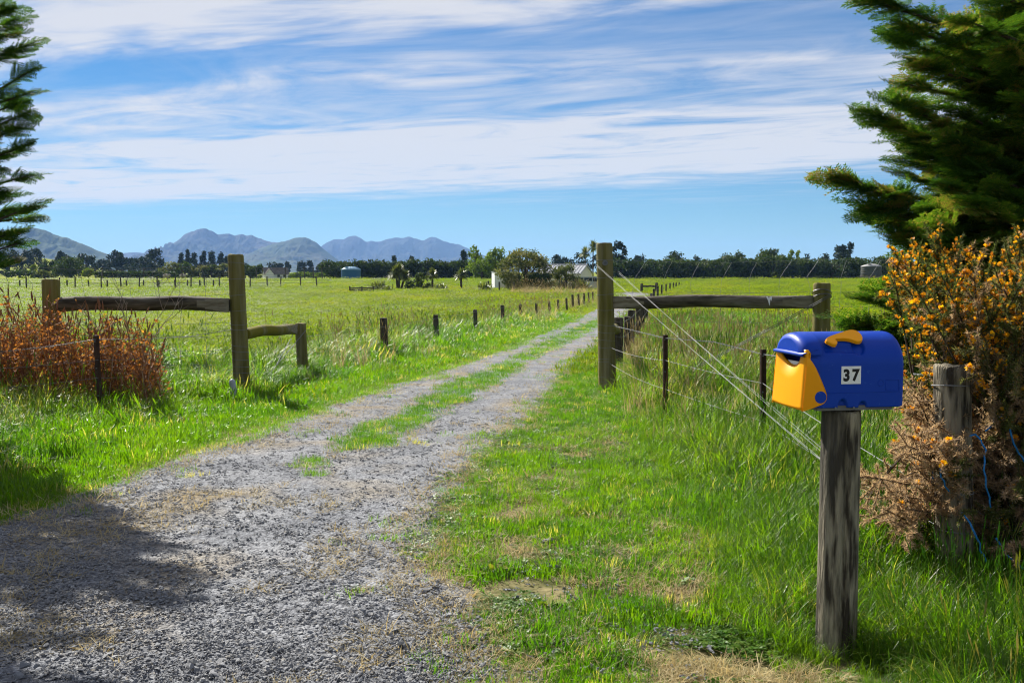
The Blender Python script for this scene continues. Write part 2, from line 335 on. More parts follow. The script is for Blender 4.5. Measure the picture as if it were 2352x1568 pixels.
Lpx = [(0, 1215), (150, 1160), (300, 1110), (450, 1050), (600, 1000), (750, 945), (905, 890), (1000, 866), (1100, 833), (1200, 795), (1300, 750), (1372, 714), (1412, 694), (1428, 682), (1412, 671)]
Rpx = [(1085, 1520), (1005, 1400), (955, 1300), (955, 1250), (975, 1180), (1015, 1100), (1085, 1040), (1180, 960), (1240, 890), (1300, 838), (1376, 774), (1446, 712), (1470, 694), (1484, 682), (1488, 669)]
Lw = [gnd(*p) for p in Lpx]; Rw = [gnd(*p) for p in Rpx]
LE = np.array([(-16, -4), (-8, 2.6), (-4.6, 4.7)] + [(p.x, p.y) for p in Lw]); RE = np.array([(.3, -4), (.05, 2.2), (-.02, 3.2)] + [(p.x, p.y) for p in Rw])
S1px = [(545, 1150), (690, 1065), (800, 1000), (880, 965), (1000, 895), (1150, 836), (1300, 762), (1376, 733), (1420, 705)]
S2px = [(700, 1130), (790, 1060), (935, 1015), (965, 995), (1045, 945), (1150, 887), (1250, 822), (1376, 755), (1436, 712)]
S1 = np.array([(p.x, p.y) for p in (gnd(*q) for q in S1px)]); S2 = np.array([(p.x, p.y) for p in (gnd(*q) for q in S2px)])
def xl(y): return np.interp(y, LE[:, 1], LE[:, 0])
def xr(y): return np.interp(y, RE[:, 1], RE[:, 0])
def vnoise(x, y, s, seed=0):
    """cheap smooth 2-d value noise on arrays, 0..1"""
    x = np.asarray(x) * s + seed * 17.3; y = np.asarray(y) * s + seed * 9.1
    xi, yi = np.floor(x).astype(np.int64), np.floor(y).astype(np.int64); fx, fy = x - xi, y - yi
    fx = fx * fx * (3 - 2 * fx); fy = fy * fy * (3 - 2 * fy)
    def h(a, b):
        k = (a * 374761393 + b * 668265263 + seed * 1274126177) & 0x7fffffff
        k = ((k ^ (k >> 13)) * 1274126177) & 0x7fffffff
        return ((k ^ (k >> 16)) & 0xffff) / 65535.0
    return (h(xi, yi) * (1 - fx) + h(xi + 1, yi) * fx) * (1 - fy) + (h(xi, yi + 1) * (1 - fx) + h(xi + 1, yi + 1) * fx) * fy
def fbm(x, y, s, seed=0): return .5 * vnoise(x, y, s, seed) + .3 * vnoise(x, y, s * 2.1, seed + 1) + .2 * vnoise(x, y, s * 4.3, seed + 2)
def edge_wobble(x, y): return (fbm(x, y, 1.3, 5) - .5) * .55 * np.clip(y / 6, .6, 1.0)
def gravel_depth(x, y):
    """metres inside the gravel (negative outside), measured across the drive"""
    w = edge_wobble(x, y)
    k = np.clip((12 - y) / 6, .55, 1)          # the left edge runs obliquely near the camera
    return np.minimum((x - xl(y)) * k, xr(y) - x) + w * .7
def strip_in(x, y):
    """metres inside the grass strip between the wheel tracks"""
    a = np.interp(y, S1[:, 1], S1[:, 0]); b = np.interp(y, S2[:, 1], S2[:, 0])
    d = np.minimum(x - a, b - x) - .04 + (fbm(x, y, 2.4, 11) - .5) * .26
    d = np.where(y < 8.6, d - .30 * np.clip((8.6 - y) / 2, 0, 1) + (fbm(x, y, 2.6, 31) - .5) * 1.3, d)
    return np.where((y < S1[0, 1] - .4) | (y > 75), -1.0, d)
def drive_mesh():
    ys = spaced(-4, [(14, .18), (40, .5), (92, 1.5)]); cols = 40
    V = []; 
    for y in ys:
        a, b = float(xl(y)) - .35, float(xr(y)) + .35
        if y > 88: m = (a + b) / 2; k = max(0.1, 1 - (y - 88) / 5); a, b = m + (a - m) * k, m + (b - m) * k
        x = np.linspace(a, b, cols); z = T(x, np.full(cols, y))
        e = np.clip(np.minimum(x - a, b - x) / .3, 0, 1)
        V.append(np.stack([x, np.full(cols, y), z - .02 + .045 * e + .012 * (fbm(x, np.full(cols, y), 1.7, 3) - .5)], -1))
    V = np.concatenate(V); n = len(ys)
    i = np.arange(n - 1)[:, None] * cols + np.arange(cols - 1)[None]
    Q = np.stack([i, i + 1, i + cols + 1, i + cols], -1).reshape(-1, 4)
    return tag(Geo().add(V, None, Q).build('driveway', 'gravel_bed', smooth=True), kind='structure')
drive_mesh()

# ------------------------------------------------------------------ mountains and hills
def mountain(name, pts, D, width, mat, seed, rough=.35, base=-2.0, gully=1.0):
    px = np.array([p[0] for p in pts], float); py = np.array([p[1] for p in pts], float)
    pp = np.linspace(px[0], px[-1], 280); hh = np.interp(pp, px, py)
    hh = np.convolve(np.pad(hh, 2, mode='edge'), [.1, .2, .4, .2, .1], 'valid')
    rx = (pp - 1176) / FPX * D; rz = (624 - hh) / FPX * D + CAM_H
    nz_ = (rz - base) * (.05 * (fbm(rx, rx * 0, 90 / D, seed) - .5) * 2 + .045); rz = np.maximum(rz + nz_, base)
    vs = np.concatenate([np.linspace(-1, 0, 60), np.linspace(0, 1, 12)[1:]])
    V = []
    for v in vs:
        prof = (1 - abs(v)) ** 1.25
        y = D + v * width; k = y / D if v < 0 else 1
        gul = np.abs(fbm(rx + v * width * .35, np.full_like(rx, v * width * .6), 9 / D * 2, seed + 3) - .5) * 2
        gul += .5 * np.abs(fbm(rx - v * width * .2, np.full_like(rx, v * width), 26 / D * 2, seed + 6) - .5) * 2
        gul += .3 * np.abs(fbm(rx + v * width * .1, np.full_like(rx, v * width * 1.2), 75 / D * 2, seed + 9) - .5) * 2
        env = (abs(v) * (1 - abs(v)) * 4) ** .7
        z = base + (rz - base) * prof * (1 - env * .95 * gully * gul); 
        V.append(np.stack([rx, np.full_like(rx, y), z], -1))
    V = np.concatenate(V); n = len(vs); c = len(pp)
    i = np.arange(n - 1)[:, None] * c + np.arange(c - 1)[None]
    Q = np.stack([i, i + 1, i + c + 1, i + c], -1).reshape(-1, 4)
    o = Geo().add(V, None, Q).build(name, mat, smooth=True)
    return tag(o, kind='structure')
mountain('hill', [(-260, 590), (-160, 560), (-60, 540), (0, 535), (30, 532), (60, 527.5), (79, 528.5), (115, 537), (148, 547), (178, 557), (211, 570), (237, 581), (270, 596), (310, 616), (330, 624)], 2600, 900, 'hill_grass', 3, .3)
mountain('mountain', [(200, 610), (250, 592), (275, 584), (310, 582), (335, 583), (360, 588), (400, 600), (440, 622)], 5600, 900, 'mountain_forest', 5)
mountain('mountain', [(320, 618), (360, 592), (380, 580), (396, 566.5), (416, 553), (429, 542), (445.5, 535), (462, 529), (472, 530), (488, 535), (505, 544), (517, 543), (528, 541), (541, 545), (558, 543.5), (571, 547), (581, 545), (597, 551.6), (617, 556.6), (637, 560), (660, 563), (700, 577), (760, 600), (800, 622)], 5000, 1500, 'mountain_rock', 8, gully=1.3)
mountain('hill', [(500, 622), (540, 598), (561, 590), (590, 578), (620, 566.5), (647, 558), (673, 552.6), (690, 550), (700, 550), (710, 552), (726, 560), (742.5, 571.5), (759, 584.6), (776, 598), (800, 612), (830, 624)], 3800, 900, 'hill_grass', 12, .25, gully=.8)
m3 = [(90, 230), (170, 165), (215, 140), (260, 118), (300, 118), (330, 112), (370, 97), (430, 92), (465, 105), (500, 132), (550, 130), (600, 135), (660, 125), (700, 110), (730, 102), (770, 112), (820, 103), (870, 115), (935, 130), (960, 115), (980, 105), (1030, 108), (1080, 130), (1130, 150), (1200, 155), (1260, 180), (1300, 205), (1400, 235), (1500, 260), (1650, 300), (1800, 345)]
mountain('mountain', [(689 + .3052 * a, 517 + .3052 * b) for a, b in m3], 6300, 1500, 'mountain_forest', 21, gully=1.2)

# ------------------------------------------------------------------ far trees, hedges, shrubs
def leaf_quads(n, size, g, centers, spread, tint_lo, tint_hi, flat=.0, aspect=.55):
    """n leaf-clump faces spread round each centre"""
    c = np.asarray(centers)[rng.integers(0, len(centers), n)]
    d = rng.normal(size=(n, 3)); d /= np.linalg.norm(d, axis=1, keepdims=True) + 1e-9
    sp = np.asarray(spread); p = c + d * sp * (rng.random((n, 1)) ** .4)
    a = rng.normal(size=(n, 3)) * np.array([1, 1, 1 - flat]); a /= np.linalg.norm(a, axis=1, keepdims=True) + 1e-9
    nrm = d * .8 + rng.normal(size=(n, 3)) * .6; b = np.cross(nrm, a); b /= np.linalg.norm(b, axis=1, keepdims=True) + 1e-9
    s = size * (.6 + .8 * rng.random((n, 1))); w = s * aspect
    V = np.stack([p - a * s, p - b * w, p + a * s, p + b * w], 1).reshape(-1, 3)
    Q = np.arange(n * 4).reshape(-1, 4)
    g.add(V, None, Q, tint_lo + (tint_hi - tint_lo) * rng.random(n))
def lobes(kind, w, h, n):
    """clump centres for a crown of width w and height h standing on z=0"""
    out = []
    for _ in range(n):
        if kind == 'round':
            th = rng.random() * 6.283; ph = math.acos(1 - 1.35 * rng.random()); r = .62 + .2 * rng.random()
            out.append((w / 2 * r * math.sin(ph) * math.cos(th), w / 2 * r * math.sin(ph) * math.sin(th), h * (.46 + .46 * r * math.cos(ph) * 1.1)))
        elif kind == 'pine':
            z = .10 + .84 * rng.random() ** .8; rr = w / 2 * (.85 - .55 * (max(0.0, z - .28) / .7) ** 1.5) * (.5 + .5 * rng.random()); th = rng.random() * 6.283
            out.append((rr * math.cos(th), rr * math.sin(th), h * z))
        elif kind == 'cone':
            z = .12 + .84 * rng.random(); rr = w / 2 * (1.02 - z) * (.4 + .6 * rng.random()); th = rng.random() * 6.283
            out.append((rr * math.cos(th), rr * math.sin(th), h * z))
        elif kind == 'hedge':
            th = rng.random() * 6.283; z = .08 + .82 * rng.random(); k = .95 if z < .75 else 1.0 - (z - .75) * 1.6
            out.append((w / 2 * k * math.cos(th) * (.6 + .35 * rng.random()), w / 2 * .75 * k * math.sin(th) * (.6 + .35 * rng.random()), h * z))
        elif kind == 'shrub':
            th = rng.random() * 6.283; z = .04 + .88 * rng.random(); k = (1 - (max(0.0, z - .38) / .62) ** 2) ** .5 * (.80 + .2 * min(1, z / .3)); q = .45 + .45 * rng.random()
            out.append((w / 2 * k * math.cos(th) * q, w / 2 * .85 * k * math.sin(th) * q, h * z))
        elif kind == 'airy':
            th = rng.random() * 6.283; z = .25 + .7 * rng.random(); k = math.sin(math.pi * (z * .85 + .1)) ** .6
            out.append((w / 2 * k * math.cos(th) * (.35 + .6 * rng.random()), w / 2 * .8 * k * math.sin(th) * (.35 + .6 * rng.random()), h * z))
    return np.array(out)
def tree(name, label, cat, px, d, w, h, kind='round', mat='far_leaf', tint=(0, 1), n=1400, leaf=.22, k=26, group=None, trunk=True, sink=0.0, sp=.17, z0=None):
    base = gx(px, d)
    if z0 is not None: base.z = z0
    base.z -= sink
    root = tag(empty(name, base), label, cat, group)
    cs = lobes(kind, w, h, k); g = Geo()
    spread = np.array([w, w, min(h, w * 1.2)]) * sp
    lt = rng.random(len(cs))
    for i in range(len(cs)):
        lo = tint[0] + (tint[1] - tint[0]) * .45 * lt[i]
        leaf_quads(n // len(cs), leaf, g, cs[i:i + 1], spread * (.7 + .6 * rng.random()), lo, lo + (tint[1] - tint[0]) * .55)
    g.build('crown', mat, root)['kind'] = 'stuff'
    if trunk:
        tg = Geo(); tg.tube([(0, 0, -.4), (w * .01, 0, h * .3), (-w * .01, 0, h * .75)], [max(.05, w * .045), w * .03, w * .008], 7)
        for _ in range(5):
            c = cs[rng.integers(len(cs))]; tg.tube([(0, 0, h * (.15 + .3 * rng.random())), (c[0] * .5, c[1] * .5, c[2] * .8), tuple(c)], [w * .018, w * .011, w * .004], 5)
        tg.build('trunk', 'bark', root)
    return root
# the long dark shelter belt on the right, tree by tree
hb = [(1425, 6.5, 3.9), (1468, 6.8, 3.35), (1512, 6.4, 3.51), (1555, 6.6, 3.59), (1600, 6.5, 3.43), (1645, 6.6, 3.59), (1688, 6.6, 4.21), (1730, 6.4, 3.59), (1775, 6.8, 4.21), (1820, 6.6, 3.59), (1866, 6.8, 3.74), (1912, 6.6, 3.67), (1958, 6.6, 3.82), (2004, 6.8, 3.9), (2052, 6.6, 4.13), (2100, 7, 4.06), (2150, 7, 4.21), (2200, 7, 4.06), (2252, 7, 4.13), (2305, 7, 4.21), (2360, 7, 4.06)]
ORD = ['first', 'second', 'third', 'fourth', 'fifth', 'sixth', 'seventh', 'eighth', 'ninth', 'tenth', 'eleventh', 'twelfth', 'thirteenth', 'fourteenth', 'fifteenth', 'sixteenth', 'seventeenth', 'eighteenth', 'nineteenth', 'twentieth', 'twenty-first', 'twenty-second']
for i, (px, w, h) in enumerate(hb):
    tree('hedge_tree', f'{ORD[i]} dark bushy tree of the long shelter hedge, counting right from the tall gate post', 'hedge', px, 190 + 2 * math.sin(i * 2.1), w * 1.15, h, 'hedge', 'far_leaf', (0, .62 + .25 * rng.random()), 2600, .27, 46, 'trees of the long shelter hedge', sp=.19)
lb = [(772, 5.0, 3.3), (808, 4.6, 3.4), (846, 4.6, 3.5), (884, 4.6, 3.2), (930, 4.8, 3.4), (968, 4.4, 3.6), (1006, 4.6, 3.5), (1046, 4.6, 3.3), (1084, 4.4, 3.2), (1120, 4.4, 3.2)]
for i, (px, w, h) in enumerate(lb):
    tree('hedge_tree', f'{ORD[i]} clump of the low dark hedge behind the blue tank, counting from its end', 'hedge', px, 196, w * 1.15, h, 'hedge', 'far_leaf', (0, .7), 2800, .26, 50, 'clumps of the hedge behind the blue tank', sp=.23)
# single trees above and beyond the hedges
tree('pine_tree', 'tall dark tree beside the top of the tall gate post', 'tree', 1422, 214, 4.4, 7.6, 'pine', 'pine_leaf', (0, 1), 1500, .3, 26)
tree('round_tree', 'dark round tree crown above the hedge nearest the tall gate post', 'tree', 1547, 212, 5.2, 5.9, 'round', 'far_leaf', (0, .4), 1200, .28)
tree('broad_tree', 'brownish low crown above the shelter hedge over the brace rail', 'tree', 1682, 206, 6.2, 5.9, 'round', 'far_leaf', (.15, .7), 1200, .28)
tree('broad_tree', 'broad rounded crown standing highest above the middle of the hedge', 'tree', 1770, 205, 7.0, 6.3, 'round', 'far_leaf', (.2, .75), 1500, .28)
tree('thin_tree', 'thin twiggy yellowish tree just right of the broad hedge crown', 'tree', 1824, 215, 4.0, 6.5, 'airy', 'bright_leaf', (0, .8), 500, .26, 20, sp=.1)
tree('pine_tree', 'dark flat topped pine above the hedge, left of its pointed neighbour', 'tree', 1929, 260, 5.5, 8.2, 'pine', 'pine_leaf', (0, .9), 1100, .34)
tree('pine_tree', 'dark pointed pine above the hedge near the dark water tank', 'tree', 1952, 262, 4.0, 9.2, 'cone', 'pine_leaf', (0, .9), 900, .34)
for px, w, h, lab in ((1375, 7, 6.2, 'directly behind the tall gate post'), (1598, 5, 6.0, 'right of the dark round crown'), (1855, 6, 6.4, 'left of the flat topped pine'), (1893, 5, 6.1, 'at the foot of the flat topped pine'), (1470, 6, 6.0, 'right of the tall dark tree'), (1330, 8, 6.5, 'above the ridge of the cream house'), (1285, 8, 6.2, 'above the left end of the house roof')):
    tree('pine_tree', f'small bluish distant tree {lab}', 'tree', px, 300, w, h, 'pine', 'pine_leaf', (0, .8), 700, .4, 20)
# trees behind the house and shrubs round it
tree('young_tree', 'bare stemmed light green tree left of the big pale shrub', 'tree', 1090, 190, 4.2, 6.2, 'airy', 'bright_leaf', (0, .7), 700, .25, 22, sp=.11)
tree('leafy_tree', 'bright green leafy tree just left of the big pale shrub', 'tree', 1139, 180, 4.6, 6.0, 'round', 'bright_leaf', (0, .8), 1200, .26)
tree('leafy_bush', 'olive green bush below the light green trees', 'bush', 1106, 176, 5.0, 3.8, 'shrub', 'bright_leaf', (0, .5), 900, .24)
tree('conifer_tree', 'small grey pointed conifer in front of the blue mountains', 'tree', 1065, 230, 4.0, 6.0, 'cone', 'pine_leaf', (.1, .9), 700, .3)
tree('conifer_tree', 'tiny dark conifer above the hedge right of the blue tank', 'tree', 905, 260, 3.0, 5.4, 'cone', 'pine_leaf', (.1, .9), 500, .3)
tree('conifer_tree', 'tiny dark conifer above the hedge between the cabbage trees', 'tree', 946, 260, 3.0, 5.2, 'cone', 'pine_leaf', (.1, .9), 500, .3)
tree('large_shrub', 'big pale olive flowering shrub in front of the house', 'shrub', 1206, 100, 6.2, 4.1, 'shrub', 'pale_leaf', (0, 1), 8000, .12, 110, sp=.11)
tree('small_shrub', 'brownish green shrub in front of the cream house wall', 'shrub', 1300, 103, 3.3, 2.7, 'shrub', 'pale_leaf', (0, .6), 3200, .10, 60, sp=.13)
tree('dark_shrub', 'dark green shrub at the foot of the pale shrub', 'shrub', 1240, 98, 3.0, 1.8, 'shrub', 'far_leaf', (0, .5), 1200, .12)
tree('round_bush', 'round green bush between the two left cabbage trees', 'bush', 968, 103, 1.9, 1.7, 'shrub', 'far_leaf', (.3, .8), 1200, .09)
tree('round_bush', 'small dark bush right of the leftmost cabbage tree', 'bush', 941, 101, 1.1, .95, 'shrub', 'far_leaf', (0, .4), 700, .08)
# left distance: garden trees, pines, scrub
tree('dome_tree', 'broad dark green dome shaped tree behind the thick left post', 'tree', 163, 215, 7.6, 4.3, 'shrub', 'far_leaf', (.15, .85), 3000, .22, 46)
tree('garden_tree', 'grey green tree against the left side of the dome shaped tree', 'tree', 112, 220, 4.2, 3.9, 'shrub', 'far_leaf', (.1, .6), 1500, .24)
tree('garden_bush', 'low olive bush under the dome shaped tree', 'bush', 100, 200, 3.4, 1.6, 'shrub', 'pale_leaf', (0, .7), 700, .24)
tree('garden_bush', 'yellowish bush right of the dome shaped tree', 'bush', 203, 200, 3.0, 2.0, 'airy', 'bright_leaf', (.3, 1), 600, .24)
tree('garden_bush', 'small round yellow green tree before the sloping green field', 'bush', 77, 205, 1.7, 2.7, 'shrub', 'bright_leaf', (.3, .9), 600, .22)
tree('garden_bush', 'dark low bush at the left end of the far paddock', 'bush', 45, 200, 6, 1.6, 'hedge', 'far_leaf', (0, .7), 900, .26)
for i, (px, w, h, lab) in enumerate(((76, 10, 8.7, 'wide dark pine standing above the sloping green field'), (140, 4.5, 8.6, 'slim dark pine with rounded top before the hill'), (152, 5, 7.2, 'smaller dark pine against the slim one'), (198, 9, 7, 'grey pine between dome shaped tree and tallest left pines'), (268, 10, 8.5, 'large dark rounded pine left of the mountain'), (296, 10, 6.2, 'dark pine sloping down from the large rounded one'), (330, 14, 5.8, 'low mass of dark pine left of the lone spreading pine'), (356, 9.5, 9.1, 'lone spreading dark pine at the foot of the mountain'), (240, 11, 5.4, 'low dark pine under the large rounded one'), (20, 12, 8, 'dark pine half hidden behind the left conifer branches'))):
    tree('pine_tree', lab, 'tree', px, 330 + 12 * (i % 3), w, h, 'pine', 'pine_leaf', (0, 1), 1900, .36, 34, sp=.14)
for i, (px, w, h) in enumerate(((418, 5.5, 7.7), (432, 4, 9.4), (447, 5.5, 8.2), (468, 5.5, 8.9), (487, 5.5, 8.4), (508, 5.5, 8.2), (522, 6, 6.5))):
    tree('pine_tree', f'{ORD[i]} pointed dark pine of the row left of the tall left gate post', 'tree', px, 350 + 8 * (i % 2), w, h, 'cone', 'pine_leaf', (0, 1), 1400, .33, 34, 'row of pointed pines', sp=.13)
for i, (px, w, h) in enumerate(((392, 4.6, 3.1), (424, 5, 3.2), (456, 4.6, 2.9), (485, 4.6, 2.7), (512, 4.2, 2.9))):
    tree('garden_bush', f'{ORD[i]} leafy bush of the row under the pointed pines', 'bush', px, 205, w, h, 'shrub', ('pale_leaf', 'far_leaf')[i % 2], (.1, .85), 1100, .26, 26, 'bushes under the pointed pines')
tree('garden_bush', 'dense rounded bush against the small tiled house', 'bush', 588, 196, 3.5, 2.7, 'shrub', 'far_leaf', (.2, .85), 1200, .24)
tree('garden_bush', 'dark bush just right of the tall left gate post', 'bush', 563, 198, 3.0, 2.5, 'shrub', 'far_leaf', (0, .6), 900, .24)
for i, (px, w, h) in enumerate(((560, 7, 5), (620, 9, 5.2), (640, 7, 4.6), (661, 3, 5.8), (692, 5.5, 5.8), (712, 4.6, 5.6), (735, 5, 5), (752, 5, 4.6))):
    tree('pine_tree', f'{ORD[i]} hazy distant tree between the gate post and the blue tank', 'tree', px, 420, w, h, 'pine', 'pine_leaf', (.1, 1), 800, .42, 24, 'hazy trees below the green hill')
for i, px in enumerate((640, 668, 700, 728)):
    tree('garden_bush', f'{ORD[i]} low scrub bush between the tiled house and the blue tank', 'bush', px, 205, 5, 1.2, 'hedge', 'bright_leaf', (0, .6), 700, .24, 24, 'scrub left of the blue tank', trunk=False)
def low_hedge():
    root = tag(empty('clipped_hedge', gx(300, 195)), 'long low clipped hedge along the far side of the left paddock', 'hedge')
    a = gx(222, 195) - root.location; b = gx(402, 195) - root.location
    cs = [Vector(a).lerp(Vector(b), t) + Vector((0, (j - .5) * 1.2, z)) for t in np.linspace(0, 1, 46) for j in (0, 1) for z in (.35, .8, 1.15)]
    g = Geo(); leaf_quads(4200, .2, g, np.array([tuple(c) for c in cs]), (.5, .5, .3), 0, .7); o = g.build('foliage', 'far_leaf', root); o['kind'] = 'stuff'
low_hedge()

# strap-leaved plants: cabbage trees and flax
def strap_head(g, c, L, n, lo, hi, droop=.5, w=.035):
    for _ in range(n):
        th = rng.random() * 6.283; el = rng.uniform(-.5, 1.45); d = Vector((math.cos(th) * math.cos(el), math.sin(th) * math.cos(el), math.sin(el)))
        side = d.cross(Vector((0, 0, 1))).normalized() * w; l = L * rng.uniform(.7, 1.1)
        p0 = Vector(c); p1 = p0 + d * l * .6; p2 = p0 + d * l + Vector((0, 0, -droop * l * .35 * math.cos(el)))
        g.add([p0 - side * .5, p0 + side * .5, p1 + side, p1 - side, p2], [(3, 2, 4)], [(0, 1, 2, 3)], rng.uniform(lo, hi))
def cabbage_tree(label, px, d, h, heads):
    b = gx(px, d); root = tag(empty('cabbage_tree', b), label, 'cabbage tree', 'cabbage trees in the paddock garden')
    tg = Geo(); g = Geo()
    for (dx, hz, L) in heads:
        tg.tube([(dx * .3, 0, -.2), (dx * .7, 0, hz * .6), (dx, 0, hz)], [.13, .11, .09], 8); strap_head(g, (dx, 0, hz), L, 170, .1, 1, .6, .075 * max(1, d / 150))
    g.build('crown', 'strap_leaf', root)['kind'] = 'stuff'; tg.build('trunk', 'bark', root)
cabbage_tree('leftmost cabbage tree with two bushy heads beside the round bush', 915, 104, 2.4, [(-.25, 1.55, 1.15), (.7, 1.25, .95), (.1, 1.9, .9)])
cabbage_tree('cabbage tree just right of the round green bush', 993, 105, 2.2, [(0, 1.45, .95)])
cabbage_tree('single cabbage tree standing alone nearest the house', 1059, 106, 2.2, [(0, 1.4, .98)])
cabbage_tree('far cabbage tree left of the tall gate post above the hedge', 1344, 190, 6, [(0, 4.8, 1.6)])
cabbage_tree('taller far cabbage tree partly hidden by the tall gate post', 1362, 190, 7, [(0, 5.9, 1.7)])
def flax(label, px, d, n, L):
    b = gx(px, d); g = Geo()
    for _ in range(n):
        c = (rng.normal() * .28, rng.normal() * .28, 0); th = rng.random() * 6.283; el = rng.uniform(.35, 1.4)
        dv = Vector((math.cos(th) * math.cos(el), math.sin(th) * math.cos(el), math.sin(el))); side = dv.cross(Vector((0, 0, 1))).normalized() * .065; l = L * rng.uniform(.6, 1.1)
        p0 = Vector(c); p1 = p0 + dv * l * .65; p2 = p0 + dv * l + Vector((0, 0, -l * .25))
        g.add([p0 - side * .6, p0 + side * .6, p1 + side, p1 - side, p2], [(3, 2, 4)], [(0, 1, 2, 3)], rng.uniform(.2, 1))
    root = tag(empty('flax_bush', b), label, 'flax', 'flax bushes in the paddock garden'); g.build('leaves', 'strap_leaf', root)['kind'] = 'stuff'
flax('flax clump beside the wooden pen', 868, 100, 130, 1.3); flax('small flax clump below the leftmost cabbage tree', 888, 98, 90, .9)
flax('low flax clump right of the second cabbage tree', 1012, 101, 90, .9)
flax('sprawling flax clump left of the white shed', 1112, 97, 140, 1.2); flax('large flax clump at the foot of the cream house gable', 1338, 101, 200, 1.5)

# ------------------------------------------------------------------ house, shed, vehicle, tanks, pen, sheep
def prism_roof(g, L, W, z0, z1, over=.3, th=.08):
    for s in (-1, 1):
        V = [(-L / 2 - over, s * (W / 2 + over), z0 - over * (z1 - z0) / (W / 2)), (L / 2 + over, s * (W / 2 + over), z0 - over * (z1 - z0) / (W / 2)), (L / 2 + over, 0, z1), (-L / 2 - over, 0, z1)]
        V2 = [(x, y, z + th) for x, y, z in V]
        g.add(V + V2, None, [(0, 1, 2, 3), (4, 5, 6, 7), (0, 1, 5, 4), (1, 2, 6, 5), (2, 3, 7, 6), (3, 0, 4, 7)])
def gable_walls(g, L, W, h, hr):
    V = [(-L / 2, -W / 2, 0), (L / 2, -W / 2, 0), (L / 2, W / 2, 0), (-L / 2, W / 2, 0), (-L / 2, -W / 2, h), (L / 2, -W / 2, h), (L / 2, W / 2, h), (-L / 2, W / 2, h), (L / 2, 0, hr), (-L / 2, 0, hr)]
    g.add(V, [(5, 6, 8), (7, 4, 9)], [(0, 1, 5, 4), (1, 2, 6, 5), (2, 3, 7, 6), (3, 0, 4, 7)])
def house():
    d = 121; hb = gx(1296, d); root = tag(empty('house', hb, R(-24)), 'cream walled house with grey metal gable roof behind the shrubs', 'house')
    top = CAM_H + (624 - 607.5) / FPX * d - hb.z; L, W = 5.6, 4.2; hr = top - .1; h = hr - .95
    g = Geo(); gable_walls(g, L, W, h, hr - .05); g.build('wall', 'wall_cream', root)
    g = Geo(); prism_roof(g, L, W, h, hr, .18, .06); rf = g.build('roof', 'roof_grey', root)
    for i in range(15):
        x = -L / 2 - .1 + i * (L + .2) / 14; g = Geo(); g.tube([(x, -W / 2 - .17, h - .09 + .10), (x, -.03, hr + .09)], .028, 4); g.build('roof_rib', 'roof_grey', rf)
    g = Geo(); g.tube([(-L / 2 - .18, 0, hr + .09), (L / 2 + .18, 0, hr + .09)], .07, 6); g.build('ridge_cap', 'roof_grey', rf)
    for x in (-1.7, .6):
        g = Geo(); g.box((x, -W / 2 - .02, h * .62), (.9, .06, .8)); wn = g.build('window', 'wall_white', root)
        g = Geo(); g.box((x, -W / 2 - .06, h * .62), (.76, .03, .66)); g.build('pane', 'glass_dark', wn)
house()
def shed():
    d = 112; b = gx(1148, d); root = tag(empty('white_shed', b, R(10)), 'white flat roofed shed at the left edge of the big shrub', 'shed')
    top = CAM_H + (624 - 624.5) / FPX * d - b.z
    g = Geo(); g.box((0, 0, top / 2), (1.5, 2.2, top)); g.build('wall', 'wall_white', root)
    g = Geo(); g.box((0, 0, top + .035), (1.62, 2.32, .06)); g.build('roof', 'roof_grey', root)
    g = Geo(); g.box((.25, -1.12, top * .42), (.7, .05, top * .8)); dr = g.build('door', 'wall_cream', root)
    g = Geo(); g.box((.5, -1.16, top * .42), (.04, .04, .14)); g.build('handle', 'dark_wire', dr)
    g = Geo(); g.box((.35, -1.3, .12), (.8, .1, .24)); g.build('step', 'orange_paint', root)
shed()
def van():
    d = 116; b = gx(1363, d); b.z = float(T(b.x, d)); root = tag(empty('parked_van', b, R(-8)), 'silver van parked right of the cream house gable', 'van')
    prof = [(-2.3, .35), (2.2, .35), (2.3, .75), (2.1, 1.05), (1.35, 1.18), (.85, 1.75), (.5, 1.82), (-2.15, 1.82), (-2.3, 1.6)]; n = len(prof)
    g = Geo(); V = [(x, -.85, z) for x, z in prof] + [(x, .85, z) for x, z in prof]
    g.add(V, [(0, i, i + 1) for i in range(1, n - 1)] + [(n, n + i + 1, n + i) for i in range(1, n - 1)], [(i, i + n, (i + 1) % n + n, (i + 1) % n) for i in range(n)]); g.build('body', 'van_paint', root)
    for x0, x1 in ((-2.1, -1.1), (-1.0, -.1), (0, .85)):
        g = Geo(); g.box(((x0 + x1) / 2, -.86, 1.45), (x1 - x0, .03, .42)); g.build('window', 'glass_dark', root)
    for x in (-1.45, 1.45):
        for y in (-.8, .8):
            g = Geo(); g.tube([(x, y - .1, .33), (x, y + .1, .33)], .33, 18); w = g.build('wheel', 'tyre', root)
            g = Geo(); g.tube([(x, y - .12, .33), (x, y - .1, .33)], .19, 14); g.build('rim', 'tank_grey', w)
    g = Geo(); g.box((2.24, -.6, .78), (.06, .3, .16)); g.build('headlight', 'sticker_white', root)
van()
